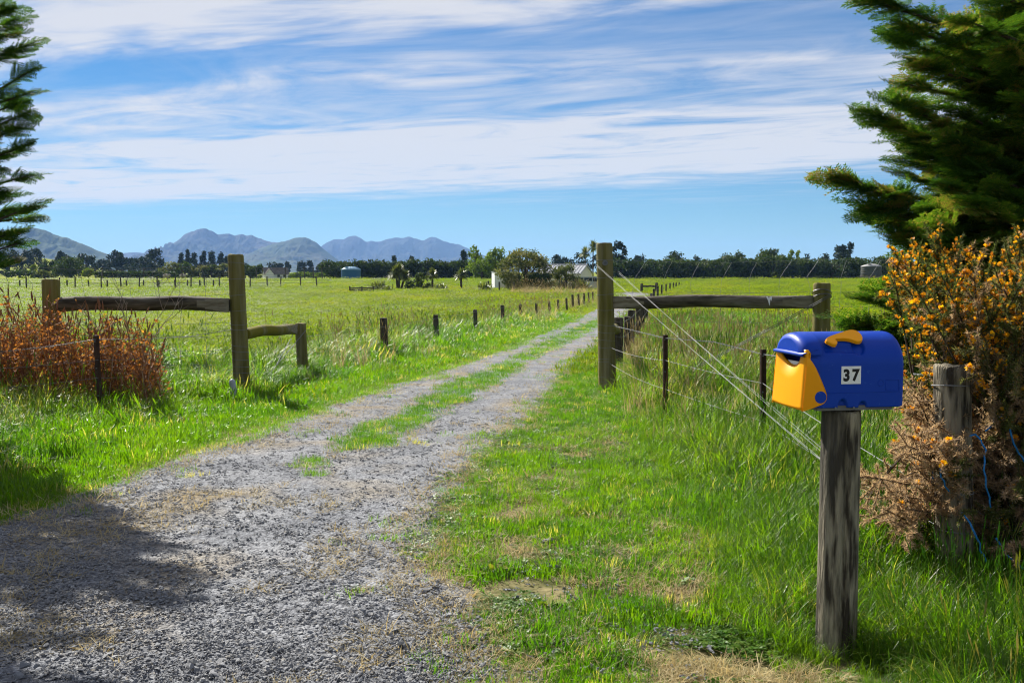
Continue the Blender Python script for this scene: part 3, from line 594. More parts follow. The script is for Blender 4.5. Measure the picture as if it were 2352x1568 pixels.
def tank(label, px, d, w, ztop_px, zbase_px, wall, lid, ribs, plinth=False):
    b = gx(px, d); r = w / 2; H = (zbase_px - ztop_px) / FPX * d
    base = CAM_H + (624 - zbase_px) / FPX * d; b.z = min(b.z, base) if not plinth else b.z
    root = tag(empty('water_tank', b), label, 'water tank'); z0 = max(0, base - b.z); hs = H * .74
    n = 40; g = Geo(); rings = [(z0, r)] + sum([[(z0 + hs * t, r * 1.0), (z0 + hs * (t + .03), r * 1.012), (z0 + hs * (t + .06), r)] for t in (.2, .42, .64, .86)], []) + [(z0 + hs, r)]
    V = [(rr * math.cos(6.28318 * k / n), rr * math.sin(6.28318 * k / n), z) for z, rr in rings for k in range(n)]
    g.add(V, None, [(i * n + k, i * n + (k + 1) % n, (i + 1) * n + (k + 1) % n, (i + 1) * n + k) for i in range(len(rings) - 1) for k in range(n)]); g.build('wall', wall, root, True)
    g = Geo(); lr = [(z0 + hs, r * 1.03), (z0 + hs + .05, r * 1.03), (z0 + hs + (H - hs) * .55, r * .72), (z0 + hs + (H - hs) * .9, r * .36), (z0 + H, r * .02)]
    V = [(rr * math.cos(6.28318 * k / n), rr * math.sin(6.28318 * k / n), z) for z, rr in lr for k in range(n)]
    g.add(V, None, [(i * n + k, i * n + (k + 1) % n, (i + 1) * n + (k + 1) % n, (i + 1) * n + k) for i in range(len(lr) - 1) for k in range(n)]); ld = g.build('lid', lid, root, True)
    if ribs:
        for k in range(10):
            a = 6.28318 * (k + .5) / 10; g = Geo(); g.tube([(r * q * math.cos(a), r * q * math.sin(a), z + .04) for z, q in ((z0 + hs + .03, 1.0), (z0 + hs + (H - hs) * .55, .72), (z0 + hs + (H - hs) * .9, .36))], .05, 5); g.build('rib', lid, ld)
    g = Geo(); g.tube([(-r * .35, -r * .5, z0 + hs + (H - hs) * .4), (-r * .35, -r * .5, z0 + H * .98)], .28, 14); g.build('hatch', lid, root)
    if plinth:
        for k in range(3):
            g = Geo(); g.box((.0, -r - .15, .12 + .19 * k), (w * 1.5, .06, .12)); g.build('plank', 'cut_wood', root)
        for k in range(6):
            g = Geo(); g.box((-w * .75 + k * w * .3, -r - .08, .3), (.1, .08, .75)); g.build('stand_post', 'dark_wood', root)
        g = Geo(); g.tube([(0, 0, 0), (0, 0, z0)], r * 1.02, 30); g.build('base', 'dark_wood', root)
tank('blue round water tank in front of the low dark hedge', 806, 183, 3.55, 612, 641, 'tank_blue', 'tank_lid', True)
tank('dark green water tank on a plank stand before the long hedge', 2001, 181, 3.6, 605.5, 632, 'tank_dark', 'tank_grey', False, True)
def tiled_house():
    d = 190; b = gx(632, d); root = tag(empty('tiled_house', b, R(22)), 'small pale house with tiled roof and front gable', 'house')
    L, W, h = 4.3, 3.0, 1.0; top = CAM_H + (624 - 615) / FPX * d - b.z; hr = top
    g = Geo(); gable_walls(g, L, W, h, hr - .06); g.build('wall', 'wall_white', root)
    g = Geo(); prism_roof(g, L, W, h, hr, .2, .06); rf = g.build('roof', 'roof_tile', root)
    g = Geo(); V = [(-2.1, -2.2, 0), (-.6, -2.2, 0), (-.6, -1.4, 0), (-2.1, -1.4, 0), (-2.1, -2.2, h), (-.6, -2.2, h), (-.6, -1.4, h), (-2.1, -1.4, h), (-1.35, -2.2, hr - .2), (-1.35, -.2, hr - .2)]
    g.add(V, [(4, 5, 8)], [(0, 1, 5, 4), (1, 2, 6, 5), (3, 0, 4, 7)]); g.build('gable', 'wall_white', root)
    g = Geo(); 
    for s in (-1, 1): g.add([(-1.35, -2.35, hr - .15), (-1.35, 0, hr - .15), (-1.35 + s * .95, 0, h - .15), (-1.35 + s * .95, -2.35, h - .15)], None, [(0, 1, 2, 3)])
    g.build('gable_roof', 'roof_tile', root)
    for x in (.4, 1.5):
        g = Geo(); g.box((x, -W / 2 - .02, .55), (.6, .05, .6)); w = g.build('window', 'wall_cream', root)
        g = Geo(); g.box((x, -W / 2 - .055, .55), (.48, .03, .48)); g.build('pane', 'glass_dark', w)
tiled_house()
def pen():
    root = tag(empty('wooden_pen', gx(826, 91)), 'low weathered wooden pen left of the cabbage tree garden', 'pen')
    o = root.location; a, b = gx(803, 90) - o, gx(858, 93) - o
    for t in (0, .5, 1):
        p = a.lerp(b, t); g = Geo(); g.box((p.x, p.y, p.z + .28), (.11, .11, .62 - .1 * t)); g.build('pen_post', 'dark_wood', root)
    for z in (.1, .25, .4):
        g = Geo(); m = a.lerp(b, .5); g.box((m.x, m.y - .08, m.z + z), ((b - a).length, .04, .11), Matrix.Rotation(math.atan2(b.y - a.y, b.x - a.x), 3, 'Z')); g.build('plank', 'dark_wood', root)
pen()
def sheep(label, px):
    b = gx(px, 178); b.z = float(T(b.x, b.y)); root = tag(empty('sheep', b), label, 'sheep', 'sheep in the far left paddock')
    g = Geo(); g.tube([(-.55, 0, .62), (-.48, 0, .64), (-.2, 0, .66), (.15, 0, .66), (.42, 0, .68), (.55, 0, .76), (.66, 0, .86), (.78, 0, .8), (.88, 0, .7)], [.08, .24, .31, .31, .26, .17, .14, .12, .05], 10)
    for x in (-.4, .36):
        for y in (-.13, .13): g.tube([(x, y, .55), (x + .02, y, .28), (x, y, 0)], [.07, .045, .04], 6)
    g.build('body', 'wool', root, True)
sheep('pale sheep grazing in the far left paddock, the left one of two', 381); sheep('pale sheep grazing in the far left paddock, the right one of two', 419)

# ------------------------------------------------------------------ posts, rails, wires
def round_post(name, label, cat, base, top, r0, r1, mat, sides=28, crack=None, group=None, rings=26, sink=.25, square=0.0):
    """a weathered post from base to top, one mesh with its origin at the foot"""
    base, top = Vector(base), Vector(top); ax = (top - base); h = ax.length; g = Geo(); V = []
    zs = list(np.linspace(-sink / h, .985, rings)) + [.994, 1.0]; seed = rng.random() * 50
    for t in zs:
        r = r0 + (r1 - r0) * max(0, t); 
        if t > .99: r *= (.97 if t < .998 else .90)
        c = ax * t
        for k in range(sides):
            a = 6.28318 * k / sides; rr = r * (1 + .03 * noise_at((math.cos(a) * .5, math.sin(a) * .5, t * h * .8), 2.2, seed) + .012 * noise_at((math.cos(a), math.sin(a), t * h * .3), 9, seed))
            if square: q = max(abs(math.cos(a)), abs(math.sin(a))); rr *= (1 - square) + square * .9 / q
            if crack:
                da = (a - crack[0] - .18 * noise_at((0, 0, t * h), 2.5, seed) + math.pi) % (2 * math.pi) - math.pi
                if abs(da) < .11 and crack[1] < t: rr *= 1 - .30 * (1 - abs(da) / .11)
            V.append((c.x + rr * math.cos(a), c.y + rr * math.sin(a), c.z + (.012 * noise_at((math.cos(a), math.sin(a), 0), 1.5, seed) if t > .98 else 0)))
    n = len(zs); Q = [(i * sides + k, i * sides + (k + 1) % sides, (i + 1) * sides + (k + 1) % sides, (i + 1) * sides + k) for i in range(n - 1) for k in range(sides)]
    V.append(tuple(ax)); Tt = [((n - 1) * sides + k, (n - 1) * sides + (k + 1) % sides, n * sides) for k in range(sides)]
    g.add(V, Tt, Q); o = g.build(name, mat, None, True); o.location = base
    me = o.data
    for p in me.polygons:
        if p.index < sides: p.use_smooth = False
    return tag(o, label, cat, group)
def ring(post, base, top, t, r, name='wire_tie', mat='wire', rad=.0028, tilt=.02):
    ax = Vector(top) - Vector(base); c = ax * t; g = Geo()
    pts = [c + Vector((r * math.cos(a), r * math.sin(a), tilt * math.cos(a + t * 9) * .5)) for a in np.linspace(0, 6.28318, 25)]
    g.tube(pts, rad, 4, False); g.build(name, mat, post)
# right tall gate post
gpR_b = gnd(1396, 880); gpR_b = gx(1397, 13.1); gpR_t = at(1388, 558, 13.1)
post_R = round_post('gate_post', 'tall round mossy gate post right of the driveway, with a bolt near its top', 'gate post', gpR_b, gpR_t, .118, .106, 'post_wood', crack=(4.5, .35), group='tall gate posts')
for z in (597, 635, 671, 705, 739, 756, 773, 791, 816, 822, 855, 866):
    t = (z - 885) / (558 - 885); ring(post_R, gpR_b, gpR_t, t, .116 - .006 * t)
g = Geo(); pb = at(1388, 604, 13.1) - gpR_b; g.tube([(pb.x, -.125, pb.z), (pb.x, -.10, pb.z)], .035, 16); bo = g.build('bolt', 'wire', post_R)
g = Geo(); g.tube([(pb.x, -.145, pb.z), (pb.x, -.12, pb.z)], .02, 6); g.build('bolt_head', 'dark_wire', bo)
# left tall gate post
gpL_b = gx(551, 12.6); gpL_t = at(541, 584, 12.6)
post_L = round_post('gate_post', 'tall round mossy gate post left of the driveway, beside the grey pipe', 'gate post', gpL_b, gpL_t, .105, .098, 'post_wood', crack=(5.35, .1), group='tall gate posts')
for z in (604, 641, 676, 710, 741, 752, 790, 803, 822, 838, 852, 870):
    t = (z - 905) / (584 - 905); ring(post_L, gpL_b, gpL_t, t, .107 - .005 * t)
# thick strainer posts at the outer ends of the two long rails
stL_b = gx(118, 12.4); stL_t = at(116, 641, 12.4)
strainer_L = round_post('strainer_post', 'thick mossy strainer post among the red weeds', 'fence post', stL_b, stL_t, .115, .105, 'post_wood', group='thick strainer posts')
stR_b = gx(1890, 12.7); stR_t = at(1888, 650, 12.7)
strainer_R = round_post('strainer_post', 'thick strainer post standing behind the blue mailbox', 'fence post', stR_b, stR_t, .115, .108, 'post_wood', crack=(4.9, .3), group='thick strainer posts')
for t in (.62, .66): ring(strainer_R, stR_b, stR_t, t + .25, .118, mat='dark_wire', tilt=.1, rad=.005)
def rail(name, label, a, b, r, cuts, mat='rail_wood', group=None):
    """a round rail from a to b, its ends scarfed flat on the camera side"""
    a, b = Vector(a), Vector(b); ax = b - a; L = ax.length; ux = ax.normalized(); uz = Vector((0, 0, 1)); uz = (uz - ux * uz.dot(ux)).normalized(); uy = uz.cross(ux)
    n, m = 44, 24; V = []; cut = []; seed = rng.random() * 30
    for i in range(n + 1):
        t = i / n; c = ax * t + uz * (.018 * math.sin(t * 3.1) + .008 * math.sin(t * 11 + seed))
        e0, e1 = t * L, (1 - t) * L
        lim = -9.
        if cuts[0] and e0 < .42: lim = max(lim, -r * (.15 + .85 * e0 / .42))
        if cuts[1] and e1 < .42: lim = max(lim, -r * (.15 + .85 * e1 / .42))
        for k in range(m):
            an = 6.28318 * k / m; rr = r * (1 + .06 * noise_at((t * L, math.cos(an) * .4, math.sin(an) * .4), 2.0, seed))
            y, z = rr * math.cos(an), rr * math.sin(an); ck = y < lim
            if ck: y = lim
            cut.append(ck); V.append(c + uy * y + uz * z)
    Q = []; mi = []
    for i in range(n):
        for k in range(m):
            q = (i * m + k, i * m + (k + 1) % m, (i + 1) * m + (k + 1) % m, (i + 1) * m + k); Q.append(q); mi.append(1 if sum(cut[x] for x in q) >= 3 else 0)
    V += [Vector((0, 0, 0)), ax]; c0, c1 = (n + 1) * m, (n + 1) * m + 1
    Tt = [(c0, (k + 1) % m, k) for k in range(m)] + [(c1, n * m + k, n * m + (k + 1) % m) for k in range(m)]
    g = Geo(); g.add(V, Tt, Q); o = g.build(name, mat, None, True); o.location = a; o.data.materials.append(MATS['cut_wood'])
    o.data.polygons.foreach_set('material_index', np.array([0] * len(Tt) + mi, np.int32))
    return tag(o, label, 'fence rail', group)
rail('brace_rail', 'dark round brace rail between the red weeds and the left gate post', at(134, 699, 12.35), at(526, 700, 12.5), .088, (0, 1), group='long brace rails')
rail_R = rail('brace_rail', 'dark round brace rail right of the driveway, with bird droppings', at(1407, 695, 13.05), at(1871, 695, 12.7), .082, (1, 1), group='long brace rails')
g = Geo(); dp = at(1763, 684, 12.62); 
for k, (dx, dz, l) in enumerate(((0, 0, .1), (.02, .01, .05), (-.03, .012, .03))): g.add([dp + Vector((dx - .022 + .01 * k, -.06 + k * .001, dz + .005)), dp + Vector((dx + .022, -.06, dz + .005)), dp + Vector((dx + .006, -.085, dz - l))], [(0, 1, 2)])
for v in g.v: v -= np.array(rail_R.location)
g.build('bird_dropping', 'sticker_white', rail_R)
# ------- wires
def sag(a, b, s, n=14, wob=.0):
    a, b = Vector(a), Vector(b); return [a.lerp(b, t) + Vector((0, 0, -s * 4 * t * (1 - t) + (wob * math.sin(t * 23 + s * 90) if 0 < t < 1 else 0))) for t in np.linspace(0, 1, n)]
def netting(label, x0, x1, rows, stays, rad=.0026):
    """rows: list of polylines of points (left to right); stays: x fractions"""
    root = tag(empty('wire_netting', rows[-1][0]), label, 'wire fence'); o = root.location
    polys = []
    for row in rows:
        pts = []
        for (p, q) in zip(row[:-1], row[1:]): pts += sag(p, q, .015, 8, .004)[:-1]
        pts.append(Vector(row[-1])); polys.append(pts); g = Geo(); g.tube([p - o for p in pts], rad, 4, False); g.build('line_wire', 'wire', root)
    def on(pts, x):
        for p, q in zip(pts[:-1], pts[1:]):
            if p.x <= x <= q.x: return p.lerp(q, (x - p.x) / max(1e-6, q.x - p.x))
        return pts[0] if x < pts[0].x else pts[-1]
    for sx in stays:
        pts = [on(polys[-1], sx)]; bx = sx
        for i in range(len(polys) - 2, -1, -1):
            x = sx + (rng.normal() * .012); x = x + (.09 + .05 * rng.random()) * (1 if label.find('right') > 0 else -.7) if i == 0 else x
            q = on(polys[i], x); m = pts[-1].lerp(q, .45) + Vector((rng.normal() * .01, 0, 0)); pts += [m, q]
        g = Geo(); g.tube([p - o for p in pts], rad * .85, 4, False); st = g.build('stay_wire', 'wire', root)
    return root
# right side deer netting: gate post > behind the strainer > on behind the conifer
rowsR = []
for z in (597, 636, 671, 705, 739, 772, 803, 832):
    rowsR.append([at(1404, z, 13.2), at(1640, z + (5 if z < 640 else 0), 13.1), at(1888, z - 2, 12.9), at(2150, z - 2, 12.7), at(2420, z - 4, 12.5)])
netting('wire netting fence right of the gate, stretched behind the mailbox', 0, 0, rowsR, np.arange(1.62, 6.6, .372))
rowsL = []
for z, sg in ((608, 8), (645, 3), (677, 2), (707, 0), (741, 0), (771, 0), (803, 0), (836, 0)):
    rowsL.append([at(-140, z + 6, 12.6), at(-20, z + 4, 12.55), at(0, z + 3, 12.5), at(120, z + sg * .6 + 2, 12.5), at(228, z + sg + 4, 12.5), at(340, z + sg, 12.5), at(532, z - sg * .8, 12.55)])
netting('wire netting fence left of the gate, above the red weeds', 0, 0, rowsL, np.arange(-6.3, -3.7, .305))
def wire_thing(name, label, cat, polys, rad=.0022, mat='wire', barbs=False, group=None):
    o0 = Vector(polys[0][0]); root = tag(empty(name, o0), label, cat, group)
    for pl in polys:
        if barbs:
            L = sum((Vector(q) - Vector(p)).length for p, q in zip(pl[:-1], pl[1:])); n = int(L / .035)
            ts = np.linspace(0, len(pl) - 1, n); P = [Vector(pl[min(int(t), len(pl) - 2)]).lerp(Vector(pl[min(int(t), len(pl) - 2) + 1]), t - min(int(t), len(pl) - 2)) for t in ts]
            for ph in (0, math.pi):
                g = Geo(); g.tube([p + Vector((0, .0032 * math.cos(i * 1.3 + ph), .0032 * math.sin(i * 1.3 + ph))) - o0 for i, p in enumerate(P)], .0022, 4, False); g.build('strand', mat, root)
            for i in range(2, n - 1, 3):
                p = P[i] - o0; g = Geo()
                for k in range(2):
                    d = Vector((rng.normal(), rng.normal(), rng.normal())).normalized() * .016; g.tube([p - d, p, p + d], [.0008, .0024, .0008], 3, False)
                g.build('barb', mat, root)
        else:
            g = Geo(); g.tube([Vector(p) - o0 for p in pl], rad, 5, False); g.build('strand', mat, root)
    return root
# steel Y posts (waratahs)
def y_post(label, base, top, holes):
    base, top = Vector(base), Vector(top); h = (top - base).length; g = Geo(); a0 = 4.2
    prof = []
    for k in range(3):
        a = a0 + k * 2.0944; d = Vector((math.cos(a), math.sin(a), 0)); s = Vector((-math.sin(a), math.cos(a), 0)); prof += [d * .006 - s * .006, d * .03 - s * .004, d * .03 + s * .004]
    lean = top - base; n = len(prof)
    V = [p + Vector((0, 0, -.2)) for p in prof] + [p + lean for p in prof] + [lean + Vector((0, 0, .001))]
    g.add(V, [(n + k, n + (k + 1) % n, 2 * n) for k in range(n)], [(k, (k + 1) % n, n + (k + 1) % n, n + k) for k in range(n)])
    o = g.build('steel_post', 'rust', None); o.location = base; tag(o, label, 'steel post', 'rusty steel fence posts')
    for t in holes:
        g = Geo(); c = lean * t; g.tube([c + Vector((-.005, -.033, 0)), c + Vector((-.005, -.02, 0))], .006, 8); g.build('wire_clip', 'wire', o)
    return o
wA_b, wA_t = gx(223, 10.1), at(220, 770, 10.1)
wB_b, wB_t = gx(1532, 9.9), at(1527, 769, 9.9)
wC_b, wC_t = gx(1758, 8.2), at(1752, 802, 8.2)
y_post('rusty steel post standing before the red weeds', wA_b, wA_t, (.93, .62, .3))
y_post('rusty steel post in tall grass nearest the right gate post', wB_b, wB_t, (.95, .6, .3))
y_post('rusty steel post just left of the yellow mailbox front', wC_b, wC_t, (.94, .6, .25))
# wooden fence post in the gorse
wp_b = gnd(2192, 1352); WPD = wp_b.y; wp_t = at(2186, 838, WPD)
post_G = round_post('fence_post', 'grey wooden fence post with pale peeling top inside the gorse', 'fence post', wp_b, wp_t, .085, .08, 'grey_wood', crack=(5.2, .1))
for py in (885, 1120, 1215): ring(post_G, wp_b, wp_t, (py - 1352) / (838 - 1352), .088)
# barbed top wires and plain wires
bR = [at(1405, 747, 13.0), at(1460, 760, 11.6), wB_t + Vector((0, -.03, -.03)), at(1640, 785, 9.0), wC_t + Vector((0, -.03, -.04)), at(2080, 856, 5.6), at(2186, 868, WPD) + Vector((0, -.09, 0))]
wire_thing('barbed_wire', 'twisted barbed wire from the right gate post past the mailbox', 'barbed wire', [bR], barbs=True, group='barbed wires')
bL = [at(-160, 842, 9.3), at(0, 808, 9.7), at(110, 796, 9.9), wA_t + Vector((0, -.03, -.04)), at(330, 779, 11), at(440, 772, 11.8), at(535, 756, 12.5)]
wire_thing('barbed_wire', 'twisted barbed wire across the red weeds to the left gate post', 'barbed wire', [bL], barbs=True, group='barbed wires')
for i, (a, b, c, d, lab) in enumerate(((797, 827, 880, 1140, 'upper'), (834, 893, 967, 1215, 'lower'))):
    wire_thing('fence_wire', f'thin plain fence wire right of the gate, the {lab} one under the barbed wire', 'fence wire', [sag(at(1400, a, 13), at(1527, b, 9.87), .03) + sag(at(1527, b, 9.87), at(1752, c, 8.17), .01)[1:] + sag(at(1752, c, 8.17), at(2150, d - 10, WPD + .1), .02)[1:] + [at(2186, d, WPD - .09)]], group='plain fence wires')
for i, (a, b, c, lab) in enumerate(((847, 827, 806, 'upper'), (895, 868, 848, 'lower'))):
    wire_thing('fence_wire', f'thin plain fence wire across the red weeds, the {lab} one under the barbed wire', 'fence wire', [sag(at(-160, a + 10, 9.4), at(222, b, 10.07), .01) + sag(at(222, b, 10.07), at(535, c, 12.5), .02)[1:]], group='plain fence wires')
# guy wires from the tall right post to the foot of the gorse post
foot = wp_b + Vector((0, 0, .10))
gw = []
for dx, z, fx in ((-.10, 608, -.06), (-.10, 611, -.03), (.13, 615, .0), (.13, 619, .03)):
    s = at(1388, z, 13.0) + Vector((dx, -.03, 0)); gw.append(sag(s, foot + Vector((fx, -.03, .03 * abs(fx) * 10)), .02, 10))
wire_thing('stay_cable', 'pale slanting stay wires from the top of the right gate post', 'stay wire', gw, .0013)
wire_thing('brace_wire', 'dark twisted brace wire slanting down from the thick post behind the mailbox', 'brace wire', [sag(at(1908, 676, 12.55), at(1560, 862, 12.6), .01), sag(at(1910, 679, 12.55), at(1563, 864, 12.6), .012)], .005, 'dark_wire')
# ------- short rail and post on the left, behind the gate post
spL_b = gx(693, 14.6); spL_t = at(690, 742, 14.6)
round_post('short_post', 'short round post holding the short rail by the left gate post', 'fence post', spL_b, spL_t, .083, .078, 'post_wood')
rail('short_rail', 'short pale round rail behind the left gate post', at(561, 766, 12.75), at(682, 757, 14.5), .075, (0, 1), 'post_wood')
wire_thing('brace_wire', 'twisted brace wire from the short post down into the grass', 'brace wire', [sag(at(703, 758, 14.5), at(612, 866, 13.4), .0), sag(at(673, 768, 14.3), at(618, 868, 13.4), .0)], .0045)
# grey plastic pipe
def pipe():
    b = gnd(542, 928); t = at(532, 870, b.y); ax = t - b; g = Geo()
    n = 16; g.tube([Vector((0, 0, -.1)), ax * .5, ax * .85, ax * .92, ax * .97, ax], [.038, .038, .038, .034, .024, .004], 20)
    o = g.build('plastic_pipe', 'pipe_plastic', None, True); o.location = b; tag(o, 'short grey capped plastic pipe at the foot of the left gate post', 'pipe')
pipe()
# ------- drive side fence posts
dl = [(881, 730, 18.2, .085), (1001, 723, 22.2, .075), (1091, 711, 26.6, .07), (1154, 701, 31, .075), (1194, 698, 34.3, .06), (1231, 696, 37.2, .06), (1261, 693, 40.3, .07), (1282, 688, 43.5, .065), (1301, 684, 47, .065), (1315, 677, 50.5, .075), (1329, 675, 54.3, .07), (1341, 673, 57.5, .07), (1352, 672, 61, .06), (1361, 670, 65, .065)]
for i, (px, top, d, r) in enumerate(dl):
    r *= .82
    b = gx(px + 1.5, d); round_post('drive_post', f'{ORD[i]} dark post of the row left of the driveway, counting from the gate', 'fence post', b, at(px - .5 + rng.normal() * .6, top, d), r * 1.05, r, 'dark_wood', 16, None, 'posts left of the driveway', 10, square=.6)
for k, z in enumerate((.62, .35)):
    pl = [gx(px, d) + Vector((.06, -.06, z)) for px, top, d, r in [(693, 0, 14.6, 0)] + dl]
    wire_thing('fence_wire', f'thin wire along the posts left of the driveway, the {("upper", "lower")[k]} one', 'fence wire', [pl], .002, group='drive fence wires')
dr = [(1419, 729, 16.6, .1), (1441, 727, 19.5, .07), (1450, 712, 21.5, .085), (1466, 705, 25.5, .07), (1476, 700, 29, .07), (1484, 694, 36, .08), (1491, 680, 47, .07), (1496, 674, 55, .07), (1502, 663, 64, .08), (1511, 657, 73, .08), (1520, 654, 82, .07), (1530, 652, 90, .07), (1539, 650, 98, .08), (1547, 649, 106, .08), (1553, 648.5, 114, .08), (1560, 648, 122, .08)]
for i, (px, top, d, r) in enumerate(dr):
    b = gx(px, d); t = at(px, top, d)
    round_post('drive_post', f'{ORD[i]} dark post of the row right of the driveway, counting from the gate', 'fence post', b, t, r * 1.05, r, 'dark_wood', 16, None, 'posts right of the driveway', 10, square=.6)
rail('short_rail', 'stubby pale rail end behind the right gate post', at(1402, 757, 13.4), at(1416, 757, 16.4), .07, (0, 0), 'post_wood')
pl = [[gx(px, d) + Vector((.1, -.05, z)) for px, top, d, r in dr[:10]] for z in (.25, .5, .75)]
wire_thing('fence_wire', 'wires strung along the posts right of the driveway', 'fence wire', pl, .002)
# far H-frame rail and posts
b1, b2 = gx(1474, 92), gx(1508, 92)
for b, t, lab in ((b1, 651, 'left'), (b2, 649, 'right')):
    round_post('frame_post', f'dark {lab} post of the small far rail frame beside the drive', 'fence post', b, at(1176 + b.x / 92 * FPX / math.cos(PITCH), t, 92), .14, .13, 'dark_wood', 12, rings=6, square=.5)
rail('frame_rail', 'dark rail of the small far frame beside the drive bend', b1 + Vector((.1, 0, .55)), b2 + Vector((-.1, 0, .55)), .09, (0, 0), 'dark_wood')
# far paddock fences
proto = {}
def far_post(px, d, h, r, label, group):
    k = (round(h, 1), r)
    if k not in proto:
        g = Geo(); g.tube([(0, 0, -.2), (.01, 0, h * .5), (-.01, 0, h - .02), (-.01, 0, h)], [r, r, r * .95, r * .8], 8); me = g.mesh('far_post'); me.materials.append(MATS['dark_wood']); proto[k] = me
    o = bpy.data.objects.new('paddock_post', proto[k]); C.objects.link(o); o.location = gx(px, d); o.rotation_euler = (rng.normal() * .03, rng.normal() * .03, rng.random() * 6); return tag(o, label, 'fence post', group)
for i, px in enumerate((60, 103, 136, 172, 232, 277, 319, 361, 402, 438, 470, 503, 574, 614, 644, 690, 727)): far_post(px, 100 + .02 * px, 1.25, .075, f'{ORD[i]} thin post of the nearer fence crossing the left paddock, counting from the picture edge', 'nearer left paddock fence posts')
for i, px in enumerate((44, 153, 203, 246, 290, 329, 364, 401, 430, 458, 490)): far_post(px, 112, .85, .085, f'{ORD[i]} stubby dark post of the second left paddock fence, counting from the picture edge', 'second left paddock fence posts')
for i, px in enumerate((235, 330, 418, 560, 590, 656, 700, 720, 740)): far_post(px, 172, 2.2, .1, f'{ORD[i]} tall dark post of the fence along the far hedge, counting rightwards', 'posts of the far deer fence')
for i, px in enumerate((2045, 2062, 2080, 2098, 2116, 2134, 2155)): far_post(px, 150, 1.2, .08, f'{ORD[i]} small post of the fence right of the dark water tank, counting from the tank', 'posts beside the dark tank')
for px, d, lab in ((1147, 96, 'just before the white shed'), (1179, 95, 'below the big pale shrub'), (1299, 100, 'below the brownish shrub'), (1122, 105, 'left of the white shed'), (1378, 104, 'beside the parked van')): far_post(px, d, .9, .09, f'small garden post {lab}', 'garden posts')
for k, (x0, x1, d, zs) in enumerate(((-60, 760, 101, (.35, .7, 1.05)), (200, 760, 172, (.5, .9, 1.3, 1.7, 2.1)))):
    pl = [[gx(px, d) + Vector((0, 0, z)) for px in np.linspace(x0, x1, 12)] for z in zs]
    wire_thing('fence_wire', ('wires of the nearer fence crossing the left paddock', 'wires of the tall fence along the far hedge')[k], 'fence wire', pl, .012 + .006 * k, 'dark_wire')

